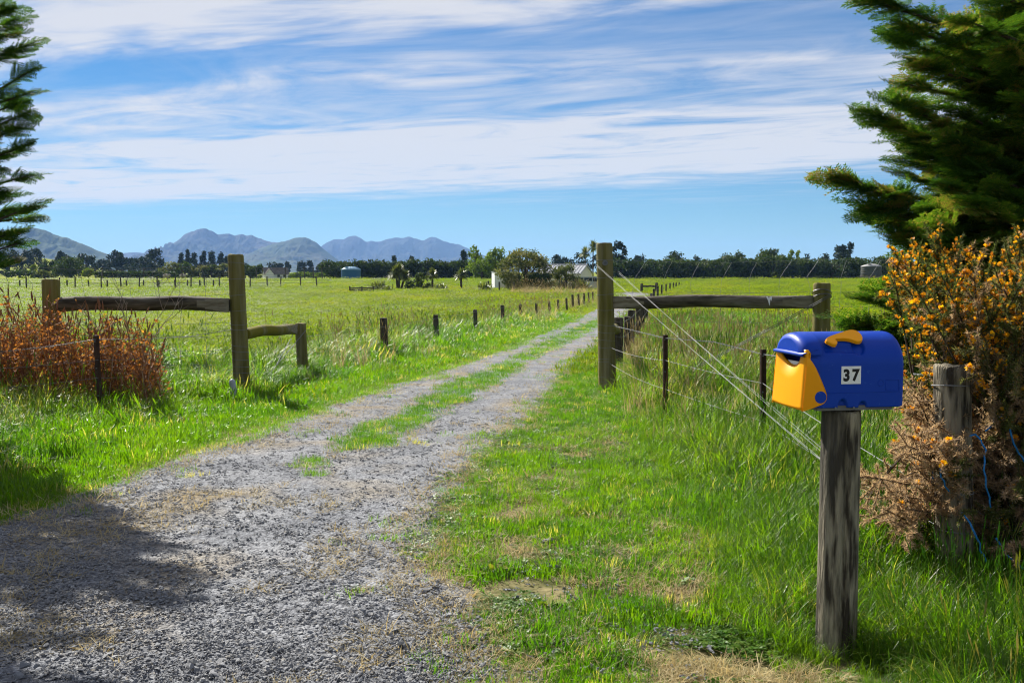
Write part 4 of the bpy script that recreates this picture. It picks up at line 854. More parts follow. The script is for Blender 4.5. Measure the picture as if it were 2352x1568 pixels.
# ------------------------------------------------------------------ the mailbox
MBD = gnd(1920, 1500).y
mb_b = gnd(1919, 1500); mb_t = at(1933, 938, MBD)
post_M = round_post('mailbox_post', 'thick grey weathered post with a long crack under the mailbox', 'post', mb_b, mb_t, .078, .072, 'grey_wood', 48, (4.72, .02), None, 40)
def mailbox():
    yaw = R(8.5); L, W, Hh = .405, .268, .281; rad = W / 2; hz = Hh - rad * .92
    near = at(1842, 937, MBD - .12)          # foot of the near front corner
    rot = Matrix.Rotation(yaw, 4, 'Z'); org = near - (rot @ Vector((0, -W / 2, 0))); org.z = mb_t.z + .012
    root = tag(empty('mailbox', org, yaw), 'blue and yellow plastic mailbox numbered 37 on a wooden post', 'mailbox')
    NS = 40
    def arch(w, h, z0=0.0, n=NS):                     # half outline from near bottom over the top to far bottom
        r = w / 2; zz = h - r * .92; pts = [(-r, z0)] + [(-r, z0 + (zz - z0) * t) for t in (.25, .5, .75)]
        pts += [(-r * math.cos(a), zz + r * .92 * math.sin(a)) for a in np.linspace(0, math.pi, n)]
        return pts + [(r, z0 + (zz - z0) * t) for t in (.75, .5, .25)] + [(r, z0)]
    def loft(g, sec, close=True, cap0=True, cap1=True):
        m = len(sec[0]); V = [p for s in sec for p in s]
        Q = [(i * m + k, i * m + (k + 1) % m, (i + 1) * m + (k + 1) % m, (i + 1) * m + k) for i in range(len(sec) - 1) for k in range(m if close else m - 1)]
        Tt = []; n = len(V)
        if cap0: c = np.mean(np.array(sec[0]), 0); V.append(tuple(c)); Tt += [(n, k, (k + 1) % m) for k in range(m)]; n += 1
        if cap1: c = np.mean(np.array(sec[-1]), 0); V.append(tuple(c)); b = (len(sec) - 1) * m; Tt += [(n, b + (k + 1) % m, b + k) for k in range(m)]
        g.add(V, Tt, Q)
    # body: from the yellow front back to the rounded rear end
    def dent(u, y, z):
        """depth pressed into the near side: two mounting notches and the thumb recess under the flag"""
        if y > 0: return 0.0
        x, q = 700 + u / .000294, 1272 - z / .000274; d = 0.0
        for cx, w, h in ((1250, 72, 140), (1520, 62, 104)):
            r_ = math.hypot((x - cx) / w, max(0.0, 1275 - q) / h); d = max(d, .016 * min(1, max(0, (1 - r_) / .18)))
        r_ = math.hypot((x - 1478) / 92, (q - 440) / 112); d = max(d, .013 * min(1, max(0, (1 - r_) / .25)))
        if 1010 < x < 1480: r_ = abs(q - (455 + (1250 - x) * -.04)) / 62; d = max(d, .009 * min(1, max(0, (1 - r_) / .4)))
        return d
    def arch_fine(w, h, z0, nw=34, n=84):
        r = w / 2; zz = h - r * .92
        return [(-r, z0 + (zz - z0) * t) for t in np.linspace(0, 1, nw)[:-1]] + [(-r * math.cos(a), zz + r * .92 * math.sin(a)) for a in np.linspace(0, math.pi, n)] + [(r, z0 + (zz - z0) * t) for t in np.linspace(1, 0, 5)[1:]]
    g = Geo(); sec = []
    for u, s in [(.024, .990), (.05, .990), (.070, .990)] + [(u, 1) for u in np.linspace(.074, L - .03, 110)] + [(L - .018, .997), (L - .010, .985), (L - .004, .965), (L, .93)]:
        row = []
        for y, z in arch_fine(W, Hh, .004):
            d = dent(u, y, z) if s == 1 else 0.0; k = math.hypot(y, max(0.0, z - hz)); cy = 0.0 if z <= hz else 1.0
            row.append((u, (y + d * (abs(y) / max(k, 1e-6))) * s, Hh * .5 + (z - d * (max(0.0, z - hz) / max(k, 1e-6)) - Hh * .5) * s))
        sec.append(row)
    loft(g, sec, cap0=False); body = g.build('body', 'blue_plastic', root, True)
    # inner back wall seen through the slot
    g = Geo(); sec = [[(u, y, z) for y, z in arch(W * .94, Hh * .97, .02)] for u in (.075, .08)]; loft(g, sec); g.build('slot_wall', 'blue_plastic', root)
    # hood over the letter slot: a quarter dome reaching forward, with a peaked visor under it
    g = Geo(); sec = []
    for u, s in ((.075, 1.0), (.05, 1.0), (.03, .985), (.014, .93), (.004, .82), (.0, .70)):
        sec.append([(u, -rad * s * math.cos(a), hz + .045 + (rad * .92 - .045) * s * max(0, math.sin(a))) for a in np.linspace(0, math.pi, 30)] )
    loft(g, sec, False, False, False); n0 = g.n
    c = sec[-1]; g.add([(0.0, 0, hz + .05)] + c, [(0, k + 2, k + 1) for k in range(len(c) - 1)]); g.build('hood', 'blue_plastic', root, True)
    g = Geo(); top = []; bot = []; an = np.linspace(0, math.pi, 26)
    for a in an:
        out = -.013 * math.sin(a) ** .8; y = -rad * .99 * math.cos(a)
        top.append((out, y, hz + .046 + .004 * math.sin(a))); bot.append((out + .002, y * .99, hz + .038 + .002 * math.sin(a)))
    bt = [(.06, y, hz + .068) for (_, y, _) in top]; bb = [(.06, y, hz + .036) for (_, y, _) in bot]
    m = len(an); V = bt + top + bot + bb; Q = [(r_ * m + k, r_ * m + k + 1, (r_ + 1) * m + k + 1, (r_ + 1) * m + k) for r_ in range(3) for k in range(m - 1)]
    g.add(V, None, Q); g.build('visor', 'blue_plastic', root, True)
    # yellow front: front panel with a U notch, cheeks running back along both sides
    t = .007; yo = W / 2 + t; fz = np.array([[700, 455], [730, 490], [760, 530], [800, 580], [830, 625], [870, 695], [900, 760], [935, 840], [960, 900], [985, 962], [1003, 1010], [1018, 1055], [1021, 1095], [1010, 1140], [985, 1175], [950, 1195], [850, 1235], [770, 1258], [700, 1280]], float)
    cheek = [((x - 700) * .0003, (1272 - y) * .000274 - .004) for x, y in fz]
    F0 = -.004; lean = .018
    def fx(z): return F0 + lean * (z / .24)           # the front panel leans back slightly
    cz = np.array([z for u, z in cheek][::-1]); cu = np.array([u for u, z in cheek][::-1])
    def half(z): return rad * math.sqrt(max(0.0, 1 - (max(0.0, z - hz) / (rad * .92)) ** 2))
    zr = np.unique(np.concatenate([cz, np.linspace(cz.min(), cz.max(), 30)]))
    for s in (-1, 1):
        g = Geo(); nc = 10; V = []
        for lay in (t, t - .009):
            for z in zr:
                um = max(float(np.interp(z, cz, cu)), fx(z) + .001); zz = min(z, .212); y = half(zz) * (.995 if z > .2 else 1) + lay - .0015 * (lay < t)
                for c in np.linspace(0, 1, nc): V.append((fx(z) + .004 + (um - fx(z) - .004) * c, s * (y - (.004 if lay == t and c > .95 else 0)), z))
        n = len(zr); o = n * nc; Q = [(l * o + i * nc + k, l * o + i * nc + k + 1, l * o + (i + 1) * nc + k + 1, l * o + (i + 1) * nc + k) for l in (0, 1) for i in range(n - 1) for k in range(nc - 1)]
        Q += [(i * nc + nc - 1, (i + 1) * nc + nc - 1, o + (i + 1) * nc + nc - 1, o + i * nc + nc - 1) for i in range(n - 1)] + [(k, k + 1, o + k + 1, o + k) for k in range(nc - 1)]
        g.add(V, None, Q); ck = g.build('side_cheek', 'yellow_plastic', root, True)
        g = Geo(); g.tube([(.069, s * (yo - .012), .046), (.069, s * (yo + .001), .046)], .0225, 28); g.build('hinge_cap', 'blue_plastic', ck)
    g = Geo(); cols = np.linspace(-1, 1, 41); rows = []; ztop = .222
    def topz(c):                                       # U notch: tall at both corners, deep in the middle
        c2 = abs(c); return ztop - .066 * max(0.0, 1 - (c2 / .80) ** 2.2) ** .85 - (.012 if c2 > .97 else 0)
    for layer, th in ((0, 0.0), (1, .008)):
        for r_ in np.linspace(0, 1, 18):
            for c in cols:
                z = -.002 + (topz(c) + .002) * r_; y = c * yo * (1 - .035 * r_); rc = max(0, abs(c) - .9) / .1
                bul = .004 * (1 - c * c); fxx = fx(z) - bul + .010 * rc ** 2
                sc = max(0.0, 1 - (c / .72) ** 2) * max(0, (r_ - .72) / .28) ** 1.4 * .020   # the scoop under the notch
                rows.append((fxx + sc + th, y, z))
    m = len(cols); nr = 18; V = rows; Q = []
    for l in range(2):
        o = l * nr * m; Q += [((o + i * m + k, o + (i + 1) * m + k, o + (i + 1) * m + k + 1, o + i * m + k + 1) if l == 0 else (o + i * m + k, o + i * m + k + 1, o + (i + 1) * m + k + 1, o + (i + 1) * m + k)) for i in range(nr - 1) for k in range(m - 1)]
    o = nr * m; per = [(nr - 1) * m + k for k in range(m)]; Q += [(per[k], o + per[k], o + per[k + 1], per[k + 1]) for k in range(m - 1)] + [(k, k + 1, o + k + 1, o + k) for k in range(m - 1)]
    g.add(V, None, Q); front = g.build('front_panel', 'yellow_plastic', root, True)
    g = Geo(); V = [(fx(0) + .01, -yo + .012, .0), (.085, -yo + .012, .018), (.085, yo - .012, .018), (fx(0) + .01, yo - .012, .0)]
    g.add(V, None, [(0, 1, 2, 3)]); g.build('bottom_panel', 'yellow_plastic', root)
    g = Geo(); g.box((.030, 0, .105), (.006, W * .8, .13)); g.build('slot_flap', 'sticker_white', root)
    # flag on the shoulder of the arch
    fl = np.array([[1430, 245], [1470, 255], [1500, 285], [1515, 330], [1512, 370], [1490, 410], [1455, 432], [1415, 436], [1375, 420], [1340, 402], [1290, 388], [1220, 384], [1165, 388], [1125, 398], [1118, 412], [1130, 435], [1126, 462], [1100, 478], [1065, 470], [1030, 445], [1002, 420], [1000, 395], [1030, 370], [1080, 345], [1180, 310], [1260, 285], [1330, 262], [1380, 248]], float)
    ang = R(52); n_ = Vector((0, -math.cos(ang), math.sin(ang))); tdn = Vector((0, -math.sin(ang), -math.cos(ang)))
    c0 = Vector((0, -rad * math.cos(ang), hz + rad * .92 * math.sin(ang))) + n_ * .004
    def flagp(x, y, off): return Vector(((x - 660) * .000296, 0, 0)) + c0 + tdn * ((y - 350) * .00036) + n_ * off
    g = Geo(); n = len(fl); V = [flagp(x, y, .0) for x, y in fl] + [flagp(x, y, .011) for x, y in fl] + [flagp(1060 + (x - 1060) * .97 + 8, 350 + (y - 350) * .93, .0145) for x, y in fl]
    bm = bmesh.new(); vs = [bm.verts.new(v) for v in V]
    for k in range(n):
        for l in (0, 1): bm.faces.new((vs[l * n + k], vs[l * n + (k + 1) % n], vs[(l + 1) * n + (k + 1) % n], vs[(l + 1) * n + k]))
    bm.faces.new(vs[2 * n:3 * n]); bmesh.ops.recalc_face_normals(bm, faces=bm.faces); bmesh.ops.triangulate(bm, faces=[f for f in bm.faces if len(f.verts) > 4])
    me = bpy.data.meshes.new('flag'); bm.to_mesh(me); bm.free(); link('flag', me, 'yellow_plastic', root)
    # number stickers
    def P(x, y, off=.0015): return ((x - 700) * .000294, -W / 2 - off, (1272 - y) * .000274)
    for (x0, x1, ch, cx) in ((1217, 1346, '3', 1285), (1348, 1480, '7', 1412)):
        g = Geo(); a, b = P(x0, 932), P(x1, 690); g.add([(a[0], a[1], a[2]), (b[0], a[1], a[2]), (b[0], a[1], b[2]), (a[0], a[1], b[2]), (a[0], a[1] + .001, a[2]), (b[0], a[1] + .001, a[2]), (b[0], a[1] + .001, b[2]), (a[0], a[1] + .001, b[2])], None, [(0, 1, 2, 3), (0, 4, 5, 1), (1, 5, 6, 2), (2, 6, 7, 3), (3, 7, 4, 0)])
        st = g.build('number_sticker', 'sticker_white', root)
        cu = bpy.data.curves.new('digit', 'FONT'); cu.body = ch; cu.size = .066; cu.align_x = 'CENTER'; cu.offset = .0032; cu.extrude = .0002
        tmp = bpy.data.objects.new('digit', cu); C.objects.link(tmp); dg = bpy.context.evaluated_depsgraph_get(); me = bpy.data.meshes.new_from_object(tmp.evaluated_get(dg)); C.objects.unlink(tmp); bpy.data.objects.remove(tmp)
        me.materials.clear(); co = np.zeros(len(me.vertices) * 3); me.vertices.foreach_get('co', co); co = co.reshape(-1, 3)
        co[:, :2] -= (co[:, :2].max(0) + co[:, :2].min(0)) / 2; h = co[:, 1].max() - co[:, 1].min(); co *= (.170 * .274) / h; co[:, 0] *= .92
        p = P(cx, 812); V = np.stack([co[:, 0] + p[0], np.full(len(co), -W / 2 - .0021) + co[:, 2] * .2, co[:, 1] + p[2]], -1); me.vertices.foreach_set('co', V.ravel()); me.update()
        link('digit', me, 'black_ink', st)
    # moulded relief: small rectangle, ring, seam line and the two mounting bulges
    def rim(pts, r, nm): g = Geo(); g.tube(pts, r, 5); g.build(nm, 'blue_plastic', body, True)
    rim([P(1825, 885, .0), P(2003, 885, .0), P(2003, 1028, .0), P(1825, 1028, .0), P(1825, 885, .0)], .0014, 'moulded_panel')
    rim([P(1755 + 38 * math.cos(a), 925 + 42 * math.sin(a), .0) for a in np.linspace(0, 6.283, 20)], .0014, 'moulded_ring')
    rim([P(1030, 1055, 0), P(1300, 1052, 0), P(1700, 1048, 0), P(2030, 1045, 0)], .0012, 'seam')
    g = Geo(); g.box((.215, 0, .002), (.30, W * .92, .018)); g.build('base_plate', 'grey_plate', root)
    for x in (1148, 1395):
        g = Geo(); p = P(x, 1268, .003); g.tube([(p[0], p[1], .004), (p[0], p[1] + .01, .004)], .004, 8); g.build('screw', 'wire', root)
mailbox()

# ------------------------------------------------------------------ cypress trees
def spray(seed):
    """one flat feathery cypress spray, stem along +Y, about 0.5 long"""
    r = np.random.default_rng(seed); V = []; F = []
    def strip(p, d, l, w):
        d = np.array(d) / np.linalg.norm(d); s = np.array([-d[1], d[0], 0]); n = len(V)
        V.extend([p - s * w, p + s * w, p + d * l]); F.append((n, n + 1, n + 2))
    def z(y): return -.10 * y * y
    L = .5; nst = 15
    for k in range(5):
        p = np.array([0, L * k / 5, z(L * k / 5)]); strip(p, (0, 1, -.1), L / 4.5, .005)
    for i in range(nst):
        t = (i + .5) / nst; y0 = L * t
        for s in (-1, 1):
            l = .21 * (1 - t) ** .75 * (.7 + .5 * r.random()) + .03; a = R(34 + 14 * r.random()); d = np.array([s * math.sin(a), math.cos(a), r.normal() * .12])
            p0 = np.array([0, y0, z(y0)]); strip(p0, d, l, .0045)
            m = max(2, int(l / .026))
            for j in range(m):
                q = p0 + d * l * (j + .6) / m; 
                for s2 in (-1, 1):
                    a2 = a * s + s2 * R(32 + 10 * r.random()); d2 = np.array([math.sin(a2), math.cos(a2), r.normal() * .2]); strip(q, d2, .058 * (1 - .5 * j / m) * (.7 + .5 * r.random()), .008)
    return np.array(V), np.array(F)
SPRAYS = [spray(s) for s in range(5)]
def cypress(name, label, base, height, trunk_r, branches, density=22, sscale=1.0, tints=(.0, 1.0)):
    base = Vector(base); root = tag(empty(name, base), label, 'tree'); tg = Geo(); pos = []; fw = []; up = []; sc = []
    tg.tube([(0, 0, -.3), (.03, .02, height * .35), (-.02, .05, height * .7), (0, 0, height)], [trunk_r, trunk_r * .8, trunk_r * .45, trunk_r * .08], 14)
    for (A, tip, dens) in branches:
        A, tip = Vector(A), Vector(tip); d = tip - A; L = d.length; mid = A.lerp(tip, .5) + Vector((0, 0, -.06 * L + .05 * rng.normal() * L)); ctrl = mid
        def bez(t): return A * (1 - t) ** 2 + ctrl * 2 * t * (1 - t) + tip * t * t
        tg.tube([bez(t) for t in np.linspace(0, 1, 7)], [max(.004, .02 * L * (1 - t) + .004) for t in np.linspace(0, 1, 7)], 5, False)
        n = int(max(8, density * dens * L))
        ts = .16 + .84 * rng.random(n) ** .8; ts[:3] = 1.0, .97, .93
        for t in ts:
            p = bez(t); tg_ = (bez(min(1, t + .03)) - bez(max(0, t - .03))).normalized(); lat = tg_.cross(Vector((0, 0, 1))).normalized()
            a = (1 if rng.random() < .5 else -1) * (.25 + .65 * rng.random()) if t < .93 else rng.normal() * .15
            dv = (tg_ * math.cos(a) + lat * math.sin(a) + Vector((0, 0, rng.normal() * .13 - .05))).normalized()
            off = Vector((rng.normal(), rng.normal(), rng.normal())) * .05 * (1.15 - t)
            pos.append(p + off * 1.4 - dv * .10); fw.append(dv); up.append(Vector((rng.normal() * .5, rng.normal() * .5, 1))); sc.append(sscale * (.45 + .85 * rng.random()) * (1.15 - .35 * t))
    pos, fw, up, sc = np.array(pos), np.array(fw), np.array(up), np.array(sc)
    M = frame_mats(pos, fw, up, sc); g = Geo(); pick = rng.integers(0, len(SPRAYS), len(pos)); tt = np.clip(rng.beta(2.0, 2.6, len(pos)), 0, 1) * (tints[1] - tints[0]) + tints[0] + .06
    tt = np.where(rng.random(len(tt)) > .975, 1.0, np.minimum(tt, .9))
    for i, sp in enumerate(SPRAYS): k = pick == i; scatter(g, sp, M[k], tt[k], .2)
    g.build('crown', 'cypress', root)['kind'] = 'stuff'; tg.build('trunk', 'bark', root)
    return root
def right_cypress():
    base = gx(2560, 8.6); H = 7.0; br = []
    tips = [(2000, 5, 7.6), (2030, 45, 7.9), (2062, 95, 8.2), (2080, 140, 7.6), (2075, 195, 7.9), (2050, 232, 7.5), (1990, 265, 7.4), (2085, 300, 7.8), (2120, 335, 8.0), (2170, 325, 7.4), (2090, 345, 8.2), (2200, 385, 7.6), (2090, 372, 8.6), (1915, 412, 7.3), (1975, 425, 7.6), (2060, 392, 8.2), (1985, 478, 7.4), (2000, 500, 7.8), (2040, 535, 7.5), (2070, 565, 7.9), (2110, 480, 7.0), (2170, 430, 6.9), (2150, 520, 6.8), (2230, 470, 6.7),
            (1995, 690, 7.2), (2020, 672, 7.5), (2060, 700, 7.0), (2080, 655, 7.6), (2140, 610, 7.2), (1930, 738, 7.3), (1960, 745, 7.0), (2020, 752, 6.8), (2060, 790, 7.4), (2090, 830, 7.0), (2080, 880, 7.3), (2120, 940, 7.1), (2110, 760, 7.2), (2180, 720, 6.8), (2150, 860, 6.9), (2200, 800, 6.7)]
    for (px, py, d) in tips:
        p = at(px + 14, py, d) - base; az = max(.15, p.z - .25 - .25 * rng.random() if p.z > 1.6 else p.z * .8); br.append(((p.x * .02, p.y * .02, az), p, 1.25))
    for _ in range(125):
        z = rng.uniform(.1, H - .4); rr = (1.95 - .12 * z) * rng.uniform(.55, 1.0); th = rng.uniform(2.2, 5.6) if rng.random() < .8 else rng.random() * 6.283
        if .95 < z < 1.3 and rng.random() < .6: rr *= .7
        br.append(((0, 0, max(.1, z - .35 * rng.random())), (rr * math.cos(th), rr * math.sin(th), z + rng.normal() * .12), 1.0))
    for _ in range(70):
        p = at(rng.uniform(2180, 2440), rng.uniform(-80, 900), rng.uniform(7.0, 9.2)) - base; br.append(((0, 0, max(.15, p.z - .3)), p, .8))
    cypress('cypress_tree', 'large dark green cypress towering behind the orange flowering gorse', base, H + .3, .16, br, 20, .80)
right_cypress()
def left_cypress():
    base = gx(-320, 8.8); H = 6.8; br = []
    tips = [(45, 20, 8.4), (62, 45, 8.6), (95, 100, 8.5), (60, 75, 8.8), (98, 160, 8.3), (100, 210, 8.6), (75, 262, 8.4), (70, 235, 8.8), (68, 292, 8.5), (104, 325, 8.4), (60, 350, 8.7), (94, 402, 8.4), (40, 385, 8.6), (42, 437, 8.5), (10, 450, 8.4), (98, 472, 8.3), (92, 500, 8.6), (60, 530, 8.4), (70, 556, 8.5), (20, 580, 8.3), (55, 600, 8.6), (78, 130, 8.9)]
    for (px, py, d) in tips:
        p = at(px - 22, py, d) - base; br.append(((0, 0, max(.4, p.z - .3)), p, 1.0))
    for _ in range(130):
        z = 1.5 + (H - 1.7) * rng.random() ** 1.35; rr = (2.1 - .19 * z) * rng.uniform(.45, 1.0); th = rng.uniform(0, 6.283)
        rr = min(rr, .78 / math.cos(th)) if math.cos(th) > .3 else rr
        br.append(((0, 0, max(.3, z - .35 * rng.random())), (rr * math.cos(th) * .92, rr * math.sin(th), z + rng.normal() * .1), .75))
    cypress('cypress_tree', 'dark cypress at the left edge with feathery branch tips', base, H + .3, .18, br, 13, .62, tints=(0, .6))
left_cypress()

# ------------------------------------------------------------------ gorse in flower
def gorse():
    base = gx(2370, 5.6); root = tag(empty('gorse_bush', base), 'spiny gorse bush with orange flowers and brown dead lower branches', 'shrub')
    poly = np.array([(2035, 600), (2075, 565), (2120, 540), (2140, 500), (2160, 550), (2210, 575), (2270, 560), (2345, 520), (2440, 520), (2460, 1420), (2220, 1390), (2120, 1290), (2020, 1200), (1985, 1180), (1958, 1115), (2040, 1050), (2090, 980), (2060, 925), (2130, 850), (2140, 760), (2110, 690), (2060, 640)], float)
    def inside(x, y):
        j = len(poly) - 1; c = False
        for i in range(len(poly)):
            if (poly[i, 1] > y) != (poly[j, 1] > y) and x < (poly[j, 0] - poly[i, 0]) * (y - poly[i, 1]) / (poly[j, 1] - poly[i, 1]) + poly[i, 0]: c = not c
            j = i
        return c
    tips = []
    while len(tips) < 560:
        x, y = rng.uniform(1950, 2460), rng.uniform(495, 1420)
        if inside(x - 12, y - 38 * (y < 900)):
            d = rng.uniform(4.25, 6.3) if y < 1000 else rng.uniform(4.15, 5.6); d = rng.uniform(WPD + .2, 6.2) if 2115 < x < 2265 and y > 800 and not (960 < y < 1200) else d; tips.append((at(x, y, d), y))
    for q in ((2050, 620), (2065, 605), (2150, 535), (2155, 548), (2335, 545), (2345, 555), (1972, 1112), (1980, 1120), (2070, 600), (2105, 575), (2075, 930), (2240, 590)): tips.append((at(q[0], q[1], 4.9), q[1]))
    sg = Geo(); P = []; D = []; S = []; TT = []; FP = []; FD = []; FS = []; FT = []
    for tip, y in tips:
        t0 = tip - base; A = Vector((t0.x * .35 + rng.normal() * .25, t0.y * .35 + rng.normal() * .25, max(.05, t0.z * .25))); ctrl = A.lerp(t0, .55) + Vector((0, 0, .12 * rng.random()))
        def bez(t): return A * (1 - t) ** 2 + ctrl * 2 * t * (1 - t) + t0 * t * t
        sg.tube([bez(t) for t in np.linspace(0, 1, 6)], [.011, .009, .007, .005, .004, .003], 4, False, rng.random())
        brown = min(1, max(0, (y - 600 + rng.normal() * 130) / 300)); brown = max(brown, .12)
        if y > 850 and rng.random() < .16: brown = .25
        L = (t0 - A).length
        side = []
        for k in range(int(8 + 6 * L)):
            t = .3 + .7 * rng.random(); p = bez(t); tg_ = (bez(min(1, t + .02)) - bez(max(0, t - .04))).normalized(); d = (tg_ * .7 + Vector((rng.normal(), rng.normal(), rng.normal() + .2)) * .5).normalized(); l = .06 + .12 * rng.random()
            side.append((p, d, l)); sg.tube([p, p + d * l], [.003, .0015], 3, False, rng.random())
        side.append((bez(.8), (t0 - bez(.8)).normalized(), (t0 - bez(.8)).length))
        fl = np.clip((900 - y) / 260, 0.05, 1) * .72
        for p, d, l in side:
            m = int(52 + 520 * l); 
            for _ in range(m):
                q = p + d * l * rng.random(); P.append(q); v = (d * .55 + Vector((rng.normal(), rng.normal(), rng.normal())) * .75).normalized(); D.append(v); S.append(.012 + .019 * rng.random()); TT.append(np.clip(brown + rng.normal() * .13, 0, 1))
            if rng.random() < fl:
                for _ in range(rng.integers(5, 12)):
                    q = p + d * l * (.35 + .55 * rng.random()); v = (d + Vector((rng.normal(), rng.normal(), rng.normal() + .3)) * .7).normalized(); FP.append(q + v * .006); FD.append(v); FS.append(.8 + .5 * rng.random()); FT.append(rng.random() ** .8 if y < 800 else rng.random() * .8 + .2)
    g = Geo(); sp = (np.array([(-.11, 0, 0), (.11, 0, 0), (0, 1, 0)]), np.array([(0, 1, 2)]))
    P, D = np.array(P), np.array(D); scatter(g, sp, frame_mats(P, D, rng.normal(size=P.shape), np.array(S)), np.array(TT)); g.build('needles', 'needle', root)['kind'] = 'stuff'
    # a pea flower: folded keel, two wings, raised standard
    s = .012; fv = np.array([(0, 0, 0), (-.55, .9, .2), (0, 1.5, .35), (.55, .9, .2), (0, .3, .2), (-.75, .7, .95), (0, .9, 1.35), (.75, .7, .95), (-.28, 1.0, -.25), (.28, 1.0, -.25)]) * s
    ff = np.array([(0, 1, 2), (0, 2, 3), (4, 5, 6), (4, 6, 7), (0, 8, 2), (0, 2, 9)])
    FP, FD = np.array(FP), np.array(FD); g = Geo(); scatter(g, (fv, ff), frame_mats(FP, FD, np.tile((0, 0, 1.), (len(FP), 1)) + rng.normal(size=FP.shape) * .4, np.array(FS) * 1.0), np.array(FT)); g.build('blossoms', 'blossom', root)['kind'] = 'stuff'
    o = sg.build('stems', 'bark', root); o['kind'] = 'stuff'
gorse()
def rope():
    root = tag(empty('blue_rope', wp_b), 'tangled blue baling twine caught in the gorse and fence post', 'rope')
    runs = [[(2265, 990, 4.5), (2285, 965, 4.6), (2310, 950, 4.7)], [(2225, 1000, 4.5), (2245, 1000, 4.5), (2262, 1030, 4.45), (2262, 1080, 4.4), (2270, 1130, 4.4), (2275, 1165, 4.4)], [(2160, 1050, 4.5), (2145, 1075, 4.45), (2143, 1100, 4.45)], [(2157, 1058, 4.45), (2162, 1095, 4.4), (2180, 1128, 4.4)], [(2210, 1175, 4.4), (2235, 1215, 4.35), (2250, 1250, 4.35), (2265, 1290, 4.35)], [(2318, 985, 4.5), (2335, 1030, 4.5), (2352, 1060, 4.5)], [(2290, 1235, 4.35), (2310, 1270, 4.35), (2350, 1305, 4.35)]]
    for r_ in runs:
        pts = [at(p[0], p[1], p[2] - .06) - wp_b for p in r_]; sm = []
        for a, b in zip(pts[:-1], pts[1:]): sm += [a.lerp(b, t) + Vector((rng.normal() * .003, 0, rng.normal() * .003)) for t in (0, .33, .66)]
        g = Geo(); g.tube(sm + [pts[-1]], .004, 6); g.build('strand', 'blue_rope', root, True)
rope()

# ------------------------------------------------------------------ red weeds on the left
def red_weeds():
    base = gx(170, 11.3); root = tag(empty('red_weed_thicket', base), 'dense thicket of rusty red dried weeds around the thick left post', 'weeds')
    sg, lg = Geo(), Geo(); LV = (np.array([(0, 0, 0), (-.28, .4, .04), (0, 1, -.06), (.28, .4, .04)]), np.array([(0, 1, 2), (0, 2, 3)])); P = []; D = []; S = []; TT = []
    for i in range(520):
        px = rng.uniform(-90, 362); d = rng.uniform(10.5, 12.1); b = gx(px, d) - base
        env = np.interp(px, [-90, 0, 60, 200, 300, 360, 400], [1.05, 1.04, 1.08, 1.0, .92, .75, .45]) * (rng.uniform(.5, 1.02) if rng.random() < .85 else rng.uniform(1.0, 1.2))
        lean = Vector((rng.normal() * .16, rng.normal() * .12, 0)); pts = [b + Vector((0, 0, -.05))]; n = 6
        for k in range(1, n + 1): t = k / n; pts.append(b + lean * t * t * env + Vector((rng.normal() * .018, rng.normal() * .018, env * t)))
        sg.tube(pts, [.006, .0055, .005, .0045, .004, .003, .002], 4, False, rng.random())
        for k in range(rng.integers(6, 11)):
            t = .2 + .75 * rng.random(); j = int(t * n); p = pts[j].lerp(pts[min(n, j + 1)], t * n - j); th = rng.random() * 6.283; l = rng.uniform(.08, .26) * (1.15 - .6 * t)
            e = p + Vector((math.cos(th) * l * .75, math.sin(th) * l * .75, l * .6)); m = p.lerp(e, .5) + Vector((math.cos(th) * .02, math.sin(th) * .02, -.01))
            sg.tube([p, m, e], [.0035, .003, .0018], 3, False, rng.random())
            for _ in range(rng.integers(1, 5)):
                q = p.lerp(e, .3 + .7 * rng.random()); P.append(q); D.append(Vector((rng.normal(), rng.normal(), rng.normal() * .7 - .1))); S.append(rng.uniform(.025, .055)); TT.append(np.clip(rng.beta(2, 2.2) * .9 + (.25 if rng.random() < .10 * (p.z > .7) else 0), 0, .97) if rng.random() > .02 else 1)
        if rng.random() < .45:
            tip = pts[-1]; sl = rng.uniform(.06, .13); sg.tube([tip, tip + Vector((lean.x * .1, 0, sl * .5)), tip + Vector((lean.x * .2, 0, sl))], [.007, .009, .002], 5, True, .35)
    scatter(lg, LV, frame_mats(np.array(P), np.array([tuple(v) for v in D]), rng.normal(size=(len(P), 3)), np.array(S)), np.array(TT))
    lg.build('leaves', 'red_leaf', root)['kind'] = 'stuff'; sg.build('stems', 'red_stem', root)['kind'] = 'stuff'
red_weeds()
def dead_twigs(label, px, py_top, d):
    b = gx(px, d); root = tag(empty('dead_twig_plant', b), label, 'twigs', 'bare dead twig plants'); h = at(px, py_top, d).z - b.z; g = Geo()
    def grow(p, v, l, r, k):
        q = p + v * l; m = p.lerp(q, .5) + Vector((rng.normal(), rng.normal(), 0)) * l * .05; g.tube([p, m, q], [r, r * .85, r * .7], 5, False)
        if k:
            for _ in range(2 if k > 1 else 3):
                w = (v + Vector((rng.normal() * .55, rng.normal() * .4, rng.random() * .3))).normalized(); grow(q, w, l * rng.uniform(.55, .75), r * .65, k - 1)
    grow(Vector((0, 0, 0)), Vector((.04, 0, 1)), h * .45, .009, 3); o = g.build('stem', 'dead_twig', root); o['kind'] = 'stuff'
dead_twigs('bare forked dead twigs rising above the left end of the rail', 292, 668, 11.2); dead_twigs('thin bare dead twig standing close to the thick left post', 238, 690, 11.0); dead_twigs('taller thin bare dead twig between rail and red weeds', 318, 640, 11.6)

